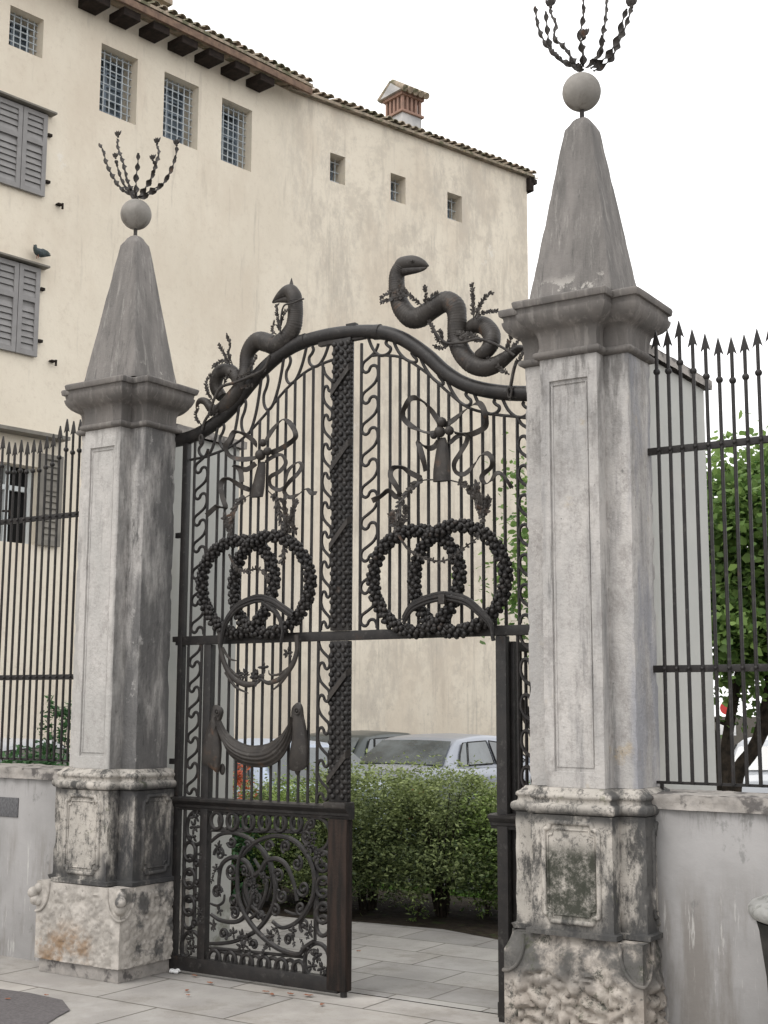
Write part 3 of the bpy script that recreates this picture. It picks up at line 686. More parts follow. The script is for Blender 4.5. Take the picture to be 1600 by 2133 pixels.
def head(z,up,lo,k,y,par,eye,crest):
    s=TL[z][0]
    U=smooth([tr(z,[(p[0],p[1])],y)[0] for p in up],8); MB().tube(U,[r*k/s for r in lerpl([p[2] for p in up],8)],20,flat=.85).build('head',IRONR,FR,ang=75,parent=par)
    if lo:
        U=smooth([tr(z,[(p[0],p[1])],y)[0] for p in lo],8); MB().tube(U,[r*k/s for r in lerpl([p[2] for p in lo],8)],16,flat=.85).build('lower_jaw',IRONR,FR,ang=75,parent=par)
    if eye:
        e=tr(z,[eye],y-.040)[0]; mb=MB().sphere(e,.0065,12,8); mb.tube([e+Vector((math.cos(a)*.011,.003,math.sin(a)*.009)) for a in [q*math.pi/8 for q in range(16)]],.0025,6,closed=True); mb.build('eye',IRONR,FR,parent=par)
    if crest:
        a,b=tr(z,crest,y); MB().tube([a,a.lerp(b,.5),b],[.022,.012,.002],10).build('crest',IRONR,FR,parent=par)
head('H',[(296,262,70),(310,235,70),(345,225,72),(400,215,68),(455,215,55),(505,225,38),(540,238,20),(563,247,5)],[(330,290,52),(390,285,42),(450,282,32),(510,272,20),(550,256,5)],kR,G-.01,sr,(400,200),[(300,200),(268,178)])
s2=serpent('K',[(1228,330,84),(1232,420,84),(1228,520,85),(1205,640,90),(1130,760,98),(1010,850,105),(890,820,105),(790,800,100),(705,870,90),(655,980,80),(645,1120,78),(625,1230,78,-.01),(560,1370,80,-.02),(470,1490,84,-.02),(380,1590,80,-.01),(300,1630,68),(230,1600,54),(170,1530,44),(110,1510,36),(70,1540,24),(50,1590,8)],kL,G-.01)
serpent('K',[(520,1330,50,-.03),(530,1240,66,-.03),(470,1165,74,-.02),(390,1150,78,0),(320,1190,80,.01),(285,1290,78,.02),(300,1390,76,.03),(360,1470,64,.04)],kL,G,'serpent_coil')
head('K',[(1228,340,84),(1215,270,86),(1170,215,84),(1110,225,70),(1050,262,50),(995,305,26),(955,345,5)],[(1180,300,50),(1090,310,34),(1020,325,20),(960,350,5)],kL,G-.01,s2,None,[(1180,180),(1186,52)])
MB().tube(smooth(tr('K',[(1050,710),(1055,560),(1075,430),(1110,370),(1200,350),(1290,310),(1330,300)],G-.07),6),.006,8).build('laurel_sprig',IRONR,FR)
MB().tube(smooth(tr('H',[(590,800),(640,900),(740,980),(900,970),(1020,940),(1120,960),(1260,1020),(1380,1100)],G-.09),6),.008,8).build('laurel_branch',IRONR,FR)
MB().tube(smooth(tr('K',[(200,1680),(260,1500),(350,1350),(500,1300),(650,1240),(850,1140),(930,970)],G-.09),6),.010,8).build('laurel_branch',IRONR,FR)
MB().tube(smooth(tr('H',[(1345,1390),(1370,1250),(1400,1150)],G-.05),6),.010,8).build('laurel_branch',IRONR,FR)
MB().tube(smooth(tr('K',[(120,1860),(150,1760),(200,1680)],G-.05),6),.010,8).build('laurel_branch',IRONR,FR)
for p in ([(990,760),(990,620),(985,500),(980,420)],[(1000,740),(1060,610),(1110,540),(1165,505)],[(1010,750),(1090,690),(1215,680)],[(520,620),(540,540),(530,440)],[(530,620),(590,540),(640,510)],
          [(510,630),(400,540),(310,450),(290,400)],[(360,540),(260,490),(190,500),(120,545)],[(330,540),(230,560),(125,590)],[(620,900),(600,830),(570,780)],[(700,960),(690,900),(670,860)],[(1050,930),(960,900),(830,880)],[(1100,960),(990,950),(880,930)],
          [(1300,1060),(1340,950),(1350,900)],[(1320,1060),(1400,980),(1450,930)],[(1330,1280),(1240,1220),(1130,1130)],[(1390,1200),(1430,1130),(1480,1060)],[(620,900),(660,960),(760,1000)],[(600,1000),(700,1030),(760,960)]):
    sprig('H',p,FR,y=G-.06,leaf=.024,dens=.009,rad=.005,start=.1)
for p in ([(480,1080),(440,950),(460,850),(425,740)],[(450,1080),(390,960),(330,850)],[(470,1060),(370,1040),(265,1100)],[(1050,700),(1030,560),(1010,370)],[(1060,620),(1090,500),(1140,430)],[(1000,720),(960,680),(980,590)],
          [(260,1540),(190,1400),(170,1300),(220,1220)],[(110,1800),(50,1700),(80,1580)],[(170,1720),(220,1680),(300,1650)],[(640,1230),(700,1120),(770,990)],[(500,1300),(560,1240),(680,1180)],[(650,1240),(760,1200),(860,1150)],[(540,1320),(600,1350),(700,1330)],[(380,1310),(420,1230),(470,1170)]):
    sprig('K',p,FR,y=G-.06,leaf=.024,dens=.009,rad=.005,start=.1)
# studded centre post with a flat ribbon wound round it
def studded_post(x0,x1,z0,z1,r0):
    MB().box((x0,G-.03,z0),(x1,G+.012,z1)).build('centre_post',IRON,r0,bev=.004)
    mb=MB();w=x1-x0;row=0;z=z0+.03
    while z<z1-.02:
        c=3 if row%2 else 2
        for i in range(c):
            x=x0+w*((i+.5)/c if c==2 else (.10,.5,.90)[i])
            mb.sphere((x,G-.032,z),.0172,12,8,(1,.8,1))
        mb.sphere((x1,G-.012,z),.014,8,6,(.6,1,1))
        row+=1;z+=.0285
    mb.build('stud_row',IRON,r0,ang=60)
    z=z1-.28;k=0
    while z>z0+.1:
        P=[(x0-.010,G-.02,z-.075),(x0+.0,G-.052,z-.065),(x1-.0,G-.052,z+.085),(x1+.010,G-.02,z+.10)]
        mb=MB();Q=[Vector(p) for p in P];v=[];f=[]
        for q in Q: v+=[q+Vector((0,0,.021)),q-Vector((0,0,.021)),q+Vector((0,.008,-.021)),q+Vector((0,.008,.021))]
        for i in range(3):
            for j in range(4): f.append((i*4+j,i*4+(j+1)%4,i*4+4+(j+1)%4,i*4+4+j))
        mb.add(v,f).build('ribbon_wrap',IRONR,r0,ang=30); z-=.475;k+=1
studded_post(-1.776,-1.642,ZT1+.002,3.905,FR)
MB().box((-1.90,G-.018,3.885),(-1.55,G+.018,3.925)).build('post_cap',IRONR,FR,bev=.006)

# left leaf, closed
def gx(u,v=1500): return at(u,v,y=G).x
LF=root('gate_leaf',(-2.3,G,0),'closed left gate leaf with cloth swag above a pierced scroll panel','gate leaf','leaves of the iron gate')
studded_post(-1.776,-1.642,1.10,ZT0-.003,LF)
MB().box((-1.785,G-.07,1.065),(-1.630,G+.03,1.10)).build('post_foot',IRONR,LF,bev=.005)
MB().box((-2.775,G-.024,.04),(-2.715,G+.024,ZT0-.002)).build('leaf_stile',IRON,LF,bev=.003)
for u in (389,417): vbar(at(u,1500,y=G).x,1.07,ZT0,LF)
for u in (454,474,492,510,526,545,565,582,601,622,642,661): vbar(at(u,1560,y=G).x,1.07,ZT0,LF)
sstrip(at(391,1500,y=G).x,at(416,1500,y=G).x,1.08,ZT0,6,LF,flipx=True); sstrip(at(661,1500,y=G).x,-1.79,1.08,ZT0,5,LF)
def rail(x0,x1,r0,name='lock_rail'):
    prof=[(-.018,1.0),(-.022,1.015),(-.03,1.02),(-.032,1.035),(-.05,1.05),(-.06,1.06),(-.062,1.075),(-.03,1.082),(.03,1.082),(.03,1.0)]
    v=[];f=[];n=len(prof)
    for x in (x0,x1):
        for (y,z) in prof: v.append((x,G+y,z))
    for i in range(n): f.append((i,(i+1)%n,n+(i+1)%n,n+i))
    f.append(tuple(range(n))); f.append(tuple(range(n,2*n))[::-1]); MB().add(v,f).build(name,IRON,r0,ang=30)
rail(-2.995,-1.628,LF)
MB().box((-2.998,G-.0275,.02),(-1.70,G+.0275,.105)).build('bottom_rail',IRON,LF,bev=.004)
MB().box((-1.775,G-.035,.035),(-1.640,G+.030,1.0)).build('lower_post',IROND,LF,bev=.006)
MB().tube([(-1.675,G,-.0),(-1.675,G,.06)],.02,10).build('floor_bolt',IRON,LF)
for (u0,v0,u1,v1) in ((230,560,215,1210),(1200,560,1195,1340)):
    a,b=tr('6',[(u0,v0),(u1,v1)]); MB().tube([a,b],.010,8).build('panel_bar',IRON,LF)
a,b=tr('6',[(350,430),(1200,450)]); MB().tube([a,b],.008,8).build('panel_bar',IRON,LF)
a,b=tr('6',[(340,1382),(1095,1458)]); MB().tube([a,b],.010,8).build('panel_bar',IRON,LF)
a,b=tr('6',[(140,250),(115,1500)]); MB().tube([a,b],.012,8).build('panel_bar',IRON,LF)
def scr(pts,r=.0145,z='6',y=None,r0=None,name='scrollwork'):
    P=smooth(tr(z,pts,y),6);n=len(P)
    return MB().tube(P,[r*(.75+.35*math.sin(math.pi*i/n)) for i in range(n)],8).build(name,IRON,r0 or LF)
scr([(350,520),(430,460),(540,450),(650,490),(740,560),(810,650),(860,780),(875,900),(860,1030),(800,1150),(720,1240),(620,1300),(500,1340),(340,1350)])
scr([(600,640),(650,580),(720,520),(850,475),(980,490),(1080,560),(1160,680),(1190,800),(1180,960),(1120,1090),(1040,1180),(930,1220),(850,1170)],y=G-.012)
scr([(410,950),(420,780),(450,690),(540,645),(640,690),(690,800),(690,950),(640,1100),(560,1170),(430,1160),(350,1110)],y=G-.008)
scr([(620,560),(570,700),(570,950),(620,1100),(700,1220),(800,1320),(920,1400),(1060,1435),(1110,1380),(1180,1330)],y=G-.02)
scr([(1050,1000),(1020,850),(960,710),(880,660),(800,680),(750,760),(640,850),(650,980),(700,1060),(790,1130)],y=G-.004)
scr([(700,660),(760,760),(800,850),(790,960),(720,1100),(650,1160)],.012)
scr([(740,560),(780,640),(830,740),(840,880),(800,1000)],.008,y=G+.01); scr([(620,840),(610,960),(660,1080),(740,1150)],.008,y=G+.012)
scr([(340,1020),(400,1040),(450,1010),(460,950)],.008); scr([(950,1080),(1030,1110),(1100,1090),(1150,1020)],.009)
scr([(420,510),(410,580),(440,620),(475,630)],.007)
def ell(cx,cy,rx,ry,r=.0135,turn=1.0,y=None,name='scroll_ring'):
    n=20;pts=[(cx+rx*(1-.0*k)*math.cos(2*math.pi*turn*k/n),cy+ry*math.sin(2*math.pi*turn*k/n)) for k in range(n if turn==1 else n+1)]
    P=tr('6',pts,y); MB().tube(P,r,8,closed=(turn==1)).build(name,IRON,LF)
ell(230,410,76,135); ell(192,1385,84,135); ell(1212,1490,100,145); ell(1215,460,105,135)
for i,cx in enumerate([375,440,505,570,640,710,780,850,920,990,1060]): ell(cx,1475+ (cx-370)*.13,47,74,.0125,y=G+(.006 if i%2 else -.006))
for i,cx in enumerate([395,460,525,590,655,720,785,850,915,980,1045,1110]): ell(cx,350+(cx-380)*.03,44,68,.0125,y=G+(.006 if i%2 else -.006))
for i in range(6): ell(178-2*i,600+i*110,46,76,.013,y=G+(.006 if i%2 else -.006))
for i in range(6): ell(1262,680+i*105,54,80,.013,y=G+(.006 if i%2 else -.006))
def acan(c,n,L,name='acanthus_leaf',z='6',y=None,r0=None):
    mb=MB();p=tr(z,[c],(G-.02) if y is None else y)[0]
    for k in range(n):
        a=2*math.pi*k/n+random.random()*.5; d=Vector((math.cos(a),random.uniform(-.4,.1),math.sin(a))); L=L*1.0;mb.leaf(p+d*.004,d,L*random.uniform(.9,1.3),L*.28,L*.12)
        q=p+d*L*.55; mb.sphere(q,L*.2,8,6)
    mb.sphere(p,L*.3,8,6); mb.build(name,IRON,r0 or LF,ang=60)
for c,n,L in (((225,320),6,.035),((215,400),6,.04),((200,480),5,.035),((190,1300),6,.035),((200,1380),6,.04),((170,1440),5,.03),((1210,1450),7,.04),((1170,1530),6,.035),((1250,1550),6,.035),((1160,1400),5,.03),((1150,560),5,.035),((1230,640),6,.04),((1180,500),5,.03),
    ((610,1290),6,.04),((645,1310),5,.035),((835,1290),6,.04),((600,1370),5,.035),((820,1370),5,.03),((700,890),7,.04),((660,820),6,.035),((780,810),6,.035),((400,740),5,.03),((410,560),5,.028),((1020,1250),5,.035),((880,1220),4,.03),((530,1260),5,.035),((370,1200),5,.03),((260,1080),5,.03),((265,1150),5,.028),((420,1080),5,.03),((270,620),4,.03),((1150,1250),5,.035),((700,930),6,.035),((420,930),4,.028)):
    acan(c,n,L)
for p in ([(400,700),(375,780),(360,840)],[(420,860),(400,920),(410,960)],[(1030,1180),(1010,1270),(1030,1360)],[(1165,1160),(1165,1230),(1140,1300)],[(840,1210),(900,1270),(905,1340)],[(560,1240),(510,1270),(480,1300)],[(370,1150),(380,1200),(365,1240)],[(260,1000),(255,1090),(270,1180)],[(800,1340),(780,1400),(760,1440)],[(1070,1310),(1100,1350),(1090,1400)],[(600,1350),(650,1380),(665,1430)]):
    sprig('6',p,LF,y=G-.02,leaf=.02,dens=.012,name='acanthus_tendril',m=IRON)
def spiral(cx,cy,r0,turns,a0,sg,rad=.0105):
    P=[]
    for k in range(int(14*turns)+1):
        t=k/(14*turns);a=a0+sg*2*math.pi*turns*t;rr=r0*(1-.78*t);P.append((cx+rr*math.cos(a)*.82,cy+rr*math.sin(a)*1.15))
    p=tr('6',P,G-.004); MB().tube(p,[rad*(1-.3*i/len(p)) for i in range(len(p))],7).sphere(p[-1],rad*1.5,8,6).build('scroll_curl',IRON,LF)
for c in ((420,620,55,1.2,3,1),(400,930,50,1.3,0,-1),(520,760,60,1.3,1,1),(530,1000,55,1.3,2,-1),(620,760,40,1.2,4,1),(720,1000,50,1.3,5,1),(750,1120,40,1.2,1,-1),(900,800,60,1.4,2,1),(930,960,55,1.3,4,-1),(1050,700,55,1.3,5,1),(1100,900,60,1.4,3,-1),(1080,1060,50,1.2,1,1),(960,560,50,1.3,2,1),(820,560,45,1.2,0,-1),(650,560,40,1.2,4,1),(520,520,45,1.2,3,-1),
    (1130,480,55,1.3,1,1),(1110,1200,50,1.2,2,1),(980,1320,45,1.2,0,-1),(700,1360,40,1.2,3,1),(450,1270,45,1.2,1,-1),(540,1100,45,1.2,5,1),(870,1080,50,1.3,4,1),(1160,360,45,1.2,2,-1),(240,700,38,1.2,2,1),(245,850,38,1.2,4,-1),(235,960,36,1.2,0,1),(225,1180,36,1.2,2,1)):
    spiral(*c)
# crescent of acanthus under the wreath, swag and hanging cloths
def horn(pts,rs,z='5',y=G-.06,r0=LF):
    P=smooth(tr(z,pts,y),8);n=len(P); MB().tube(P,lerpl(rs,8),10,flat=.7).build('leaf_crescent',IRONR,r0)
horn([(390,40),(398,200),(440,350),(510,450),(600,500),(680,495),(745,455)],[.018,.016,.018,.02,.02,.016,.008])
horn([(1030,90),(1035,220),(990,350),(900,450),(800,490),(740,460)],[.018,.016,.018,.018,.014,.008])
horn([(415,200),(470,285),(530,305)],[.012,.008,.003]); horn([(440,400),(520,520),(630,575)],[.012,.010,.003]); horn([(980,380),(900,490),(820,560)],[.012,.010,.003]); horn([(480,380),(560,440),(640,420)],[.010,.008,.004]); horn([(960,370),(880,420),(810,420),(800,385)],[.010,.008,.006,.003])
acan((700,440),8,.05,z='5',y=G-.06); acan((765,360),4,.035,z='5',y=G-.06); acan((600,420),5,.035,z='5',y=G-.06); acan((960,240),6,.035,z='5',y=G-.06); acan((560,430),4,.03,z='5',y=G-.06)
def swag():
    top=smooth(tr('5',[(385,765),(440,880),(520,960),(620,1005),(700,1010),(800,990),(900,920),(960,840),(1000,765)],G-.05),5)
    bot=smooth(tr('5',[(372,790),(400,930),(470,1080),(570,1160),(700,1195),(820,1180),(920,1100),(990,960),(1030,790)],G-.05),5)
    n=len(top);K=26;v=[];f=[]
    for i in range(n):
        for j in range(K+1):
            t=j/K;p=top[i].lerp(bot[i],t);b=math.sin(math.pi*t)
            v.append((p.x,p.y-.035*b-.007*abs(math.sin(t*math.pi*5.5)),p.z))
        v.append((top[i].x,top[i].y+.004,top[i].z)); v.append((bot[i].x,bot[i].y+.004,bot[i].z))
    M=K+3
    for i in range(n-1):
        for j in range(K): f.append((i*M+j,i*M+j+1,(i+1)*M+j+1,(i+1)*M+j))
        f.append((i*M+K+1,i*M,(i+1)*M,(i+1)*M+K+1)); f.append((i*M+K,i*M+K+2,(i+1)*M+K+2,(i+1)*M+K)); f.append((i*M+K+2,i*M+K+1,(i+1)*M+K+1,(i+1)*M+K+2))
    MB().add(v,f).build('cloth_swag',IRONR,LF,ang=80)
swag()
for poly,cc in (([(345,680),(400,690),(420,740),(390,850),(405,1030),(385,1230),(345,1215),(310,1190),(262,1170),(248,1080),(290,880),(330,780)],(368,735)),([(1050,652),(1080,690),(1090,770),(1115,900),(1128,1100),(1110,1190),(1060,1222),(1000,1222),(980,1190),(990,1050),(1010,900),(1000,780),(1000,700)],(1035,725))):
    P=tr('5',poly,G-.05); P=smooth(P,3,closed=True)
    pl=MB().plate(P,G-.06,G-.045,.02).build('hanging_cloth',IRONR,LF,ang=50)
    c=tr('5',[cc],G-.085)[0]; MB().tube([c+Vector((.018*math.cos(a),0,.018*math.sin(a))) for a in [q*math.pi/8 for q in range(16)]],.006,8,closed=True).sphere(c,.008,8,6).build('rosette',IRONR,LF,parent=pl)
    q=tr('5',[(cc[0]+ (45 if cc[0]<600 else 5),1210)],G-.02)[0]; MB().sphere(q,.03,12,8,(.7,.5,1.2)).build('cloth_end',IRONR,LF,parent=pl)
# right side: fixed strip by the pillar and the leaf swung open into the garden
SP=root('gate_side_panel',(-.48,G,0),'narrow fixed iron side panel of scrolls beside the right pillar','gate panel')
MB().box((-.652,G-.024,.0),(-.588,G+.024,ZT0-.002)).build('stile',IRON,SP,bev=.003)
vbar(-.525,1.07,ZT0,SP); vbar(-.525,.08,1.0,SP); rail(-.69,-.40,SP); MB().box((-.66,G-.02,.02),(-.40,G+.02,.1)).build('bottom_rail',IRON,SP,bev=.004)
sstrip(-.515,-.40,1.08,ZT0,5,SP); sstrip(-.515,-.40,.1,1.0,5,SP)
ML=root('gate_leaf',(-.60,G+.03,0),'open right gate leaf swung back into the garden behind its side panel','gate leaf','leaves of the iron gate')
def oy(l): return G+.04+l
X0=-.60
def box2(a,b,name,m=IRON,bev=.003): MB().box(a,b).build(name,m,ML,bev=bev)
box2((X0-.03,oy(0),.04),(X0+.03,oy(.06),ZT0-.03),'leaf_stile'); box2((X0-.05,oy(1.0),.04),(X0+.06,oy(1.12),ZT0-.03),'leaf_stile')
box2((X0-.03,oy(.06),1.0),(X0+.03,oy(1.0),1.08),'lock_rail'); box2((X0-.02,oy(.06),.03),(X0+.02,oy(1.0),.11),'bottom_rail'); box2((X0-.02,oy(.06),ZT0-.08),(X0+.02,oy(1.0),ZT0-.03),'top_rail')
for k in range(13):
    y=oy(.13+k*.066); MB().tube([(X0,y,1.07),(X0,y,ZT0-.05)],BR,8).build('upright_bar',IRON,ML)
for zz in (1.3,1.75): MB().tube([(X0-.05,oy(.15+.7*t),zz-.22*math.sin(math.pi*t)) for t in [i/14 for i in range(15)]],[.02+.04*math.sin(math.pi*i/14) for i in range(15)],10,flat=.5).build('cloth_swag',IRONR,ML)
for (yc,zc,ry) in ((.3,.75,.14),(.55,.55,.3),(.8,.75,.14),(.3,.3,.14),(.8,.3,.14),(.55,.55,.18),(.4,.55,.2),(.7,.55,.2)):
    MB().tube([(X0,oy(yc+ry*math.cos(a)),zc+ry*1.05*math.sin(a)) for a in [q*math.pi/12 for q in range(24)]],.012,8,closed=True).build('scroll_ring',IRON,ML)

# ------------------------------------------------------------------ fences, low walls, white walls
def fence(name,label,xs,zb,x0,x1):
    r=root(name,((x0+x1)/2,.1,1.25),label,'iron fence','iron fences either side of the gate')
    for z in (2.972,1.848):
        MB().box((x0,.1-.013,z-.018),(x1,.1+.013,z+.018)).build('rail',IRON,r,bev=.002)
    MB().box((x0,.095,1.276),(x1,.107,1.29)).build('bottom_rail',IRON,r)
    for x in (x0+.03 if x0>-1 else x1-.03,): MB().box((x-.008,.092,1.2),(x+.008,.108,1.28)).build('rail_foot',IRON,r)
    for i,(x,z) in enumerate(zip(xs,zb)):
        j=.002*math.sin(i*5.1)
        b=MB().tube([(x-.012*0,.088,1.283),(x+j,.088,2.2),(x,.088,z+.14)],.0096,8)
        for rz in (2.972,1.848): b.sphere((x,.078,rz),.0105,8,6)
        b=b.build('picket',IRON,r)
        MB().sphere((x,.088,z),.0185,14,10).build('knob',IRON,r,parent=b)
        t=z+.225+.004*math.sin(i*3.3);v=[]
        for (dx,dz) in ((0,0),(.012,-.045),(.027,-.098),(.009,-.078),(.008,-.09),(-.008,-.09),(-.009,-.078),(-.027,-.098),(-.012,-.045)):
            v.append((x+dx,dz+t))
        n=len(v);V=[(p[0],.088-.002-.004*(1 if abs(p[0]-x)<.013 else 0),p[1]) for p in v]+[(p[0],.088+.002+.004*(1 if abs(p[0]-x)<.013 else 0),p[1]) for p in v]
        f=[tuple(range(n)),tuple(range(n,2*n))[::-1]]+[(k,(k+1)%n,n+(k+1)%n,n+k) for k in range(n)]
        MB().add(V,f).build('spearhead',IRON,r,parent=b,ang=20)
    return r
xr=[.356,.420,.484,.554,.622,.690,.758,.825,.891,.958,1.025,1.092]; zrb=[3.39,3.386,3.422,3.368,3.33,3.303,3.29,3.30,3.312,3.34,3.37,3.39]
fence('spear_fence','iron spear fence on the wall right of the gate, leafy trees behind',xr,zrb,.29,1.3)
xl=[-5.0,-4.93,-4.865,-4.80,-4.734,-4.665,-4.60,-4.535,-4.468,-4.40,-4.333,-4.266,-4.20,-4.13,-4.06,-3.99,-3.925]
xl=[-3.909-.0666*k for k in range(18)][::-1]; zl_=[3.42,3.413,3.441,3.392,3.348,3.333,3.318,3.321,3.32,3.334,3.329,3.335,3.39,3.42,3.40,3.37,3.33,3.32][::-1]
fence('spear_fence','iron spear fence on the wall left of the gate, shuttered house behind',xl,zl_,-5.3,-3.86)
def lowwall(x0,x1,label,seed):
    r=root('low_wall',((x0+x1)/2,.1,0),label,'garden wall','low walls under the iron fences')
    MB().box((x0,-.07,-.05),(x1,.27,1.165)).build('wall_face',LOWW,r,bev=.004)
    def fn(p,n):
        k=.007*noise.fractal(p*9+Vector((seed,0,0)),.9,2.2,4)
        if n.y<-.5 and p.z<1.215: k+=.012*noise.fractal(p*Vector((1,1,1))*14,.8,2.2,3)-.004
        return p+n*k
    # coping: one long rough block with ragged underside of its nose
    mb=rough_block((x0+x1)/2,.1,(x1-x0)/2,.2,1.166,1.238,.018,fn); mb.build('coping',COPING,r,ang=60)
    return r
rl=lowwall(-7.5,-3.60,'low grey rendered wall left of the gate under the fence, with stained lower face',1)
rr_=lowwall(.26,3.2,'low grey rendered wall right of the gate beside the round stone bollard',5)
a=at(0,1660,y=-.078);b=at(36,1703,y=-.078)
MB().box((-4.55,-.078,b.z),(b.x,-.068,a.z)).build('dark_plate',mat('dull_dark_grey',(.13,.13,.135,1),.8,(.07,.07,.075,1),40,(4,1,1)),rl,bev=.004)  # thin dark plate for a dark blotch on the wall face
def gardenwall(x1,label,yend):
    r=root('courtyard_wall',(x1-.12,yend/2,0),label,'rendered wall','white walls running back from the pillars')
    MB().box((x1-.25,.26,-.05),(x1,yend,3.545)).build('wall_body',WHITEW,r,bev=.01)
    def fn(p,n): return p+n*(.006*noise.fractal(p*8,.9,2.2,3))
    rough_block(x1-.125,(.24+yend+.04)/2,.16,(yend+.04-.24)/2,3.546,3.60,.03,fn).build('coping',COPING,r,ang=60)
gardenwall(-3.33,'white rendered wall with stone coping behind the left pillar',1.14)
gardenwall(.215,'white rendered wall with stone coping behind the right pillar',1.2)

# ------------------------------------------------------------------ ground
def sheet(name,x0,x1,y0,y1,z,m,kind='structure',poly=None):
    if poly: v=[(p[0],p[1],z) for p in poly]
    else: v=[(x0,y0,z),(x1,y0,z),(x1,y1,z),(x0,y1,z)]
    o=MB().add(v,[tuple(range(len(v)))]).build(name,m,None,smooth_=False); tag(o,kind=kind); return o
# one soil sheet, dropping slightly to the parking court
xs=[-300,-60,-25,-14]+[-10+.5*i for i in range(33)]+[10,25,60,300]; ys=[-300,-60,-20,-8,0,1,2,2.3,2.6,3,3.5,4,4.5,5,5.5,6,7,8,10,14,20,30,60,300]
v=[];f=[]
for y in ys:
    for x in xs: v.append((x,y,-.012-.165*min(1,max(0,(y-4.2)/1.0))+(.02*noise.noise(Vector((x*1.3,y*1.3,0))) if 2.4<y<4.2 and -8<x<6 else 0)))
nx=len(xs)
for j in range(len(ys)-1):
    for i in range(nx-1): f.append((j*nx+i,j*nx+i+1,(j+1)*nx+i+1,(j+1)*nx+i))
tag(MB().add(v,f).build('ground',SOIL,None),kind='structure')
sheet('street_pavement',-40,40,-30,.30,0.0,PAVE_S)
ed=[(-8,.3),(8,.3),(8,2.55),(-1.6,2.28),(-1.85,2.34),(-2.4,2.5),(-3.1,2.42),(-3.6,2.3),(-8,2.2)]
sheet('courtyard_pavement',0,0,0,0,.004,PAVE_G,poly=ed)
sheet('parking_court',-10.9,14,5.3,60,-.17,ASPH)
sheet('road_patch',0,0,0,0,.006,PATCH,poly=[tuple(at(u,v,z=0))[:2] for u,v in [(-60,2060),(0,2062),(60,2070),(130,2085),(146,2106),(120,2120),(60,2160),(-60,2160)]])
# grass strips
def blades(name,x0,x1,y0,y1,n,h,label):
    P=np.stack([RNG.uniform(x0,x1,n),RNG.uniform(y0,y1,n)],1);v=[];f=[]
    for i,(x,y) in enumerate(P):
        a=RNG.uniform(0,6.28);hh=h*RNG.uniform(.5,1.2);dx,dy=math.cos(a)*.006,math.sin(a)*.006;lx,ly=RNG.uniform(-.4,.4,2)*hh
        z=-.01-.165*min(1,max(0,(y-4.2)/1.0))
        v+=[(x-dx,y-dy,z),(x+dx,y+dy,z),(x+lx,y+ly,z+hh)]; f.append((3*i,3*i+1,3*i+2))
    me=MB().add(v,f).build(name,GRASS,None); add_tint(me); tag(me,label,'grass',kind='stuff')
def add_tint(o,vals=None):
    me=o.data; n=len(me.polygons); at_=me.attributes.new('tint','FLOAT','FACE')
    at_.data.foreach_set('value',(RNG.random(n) if vals is None else vals).astype(np.float32))
blades('lawn_grass',-9.5,-1.2,4.3,5.3,9000,.08,'strip of bright green lawn behind the hedge')
# ------------------------------------------------------------------ vegetation
def leafcloud(name,C,size,mat_,parent_root,parent=None,asp=.45,tint=None,flat=.5,six=False,droop=0):
    """many leaf-sized faces; C is an (n,3) array of leaf centres"""
    n=len(C);d=RNG.normal(size=(n,3));d[:,2]*=flat;d[:,2]-=droop;d/=np.linalg.norm(d,axis=1)[:,None]
    q=RNG.normal(size=(n,3));q-=d*(q*d).sum(1)[:,None];q[:,2]*=.6;q/=np.linalg.norm(q,axis=1)[:,None]
    s=size*RNG.uniform(.45,1.4,n)[:,None]
    off=np.array(parent_root.location) if parent_root is not None else np.zeros(3)
    C=C-off
    nn=np.cross(d,q)
    if six: pts=[C-d*s*.5,C-d*s*.12+q*s*asp*.55+nn*s*.06,C+d*s*.22+q*s*asp*.42+nn*s*.05,C+d*s*.5-nn*s*.05,C+d*s*.22-q*s*asp*.42+nn*s*.05,C-d*s*.12-q*s*asp*.55+nn*s*.06];k=6
    else: pts=[C-d*s*.5,C+q*s*asp*.5+nn*s*.05,C+d*s*.5,C-q*s*asp*.5+nn*s*.05];k=4
    V=np.stack(pts,1).reshape(-1,3).astype(np.float32)
    me=bpy.data.meshes.new(name);me.vertices.add(n*k);me.vertices.foreach_set('co',V.ravel())
    me.loops.add(n*k);me.loops.foreach_set('vertex_index',np.arange(n*k,dtype=np.int32));me.polygons.add(n)
    me.polygons.foreach_set('loop_start',np.arange(0,n*k,k,dtype=np.int32));me.update(calc_edges=True);me.validate()
    me.materials.append(mat_);o=bpy.data.objects.new(name,me);COL.objects.link(o);o.parent=parent or parent_root
    add_tint(o,tint); return o
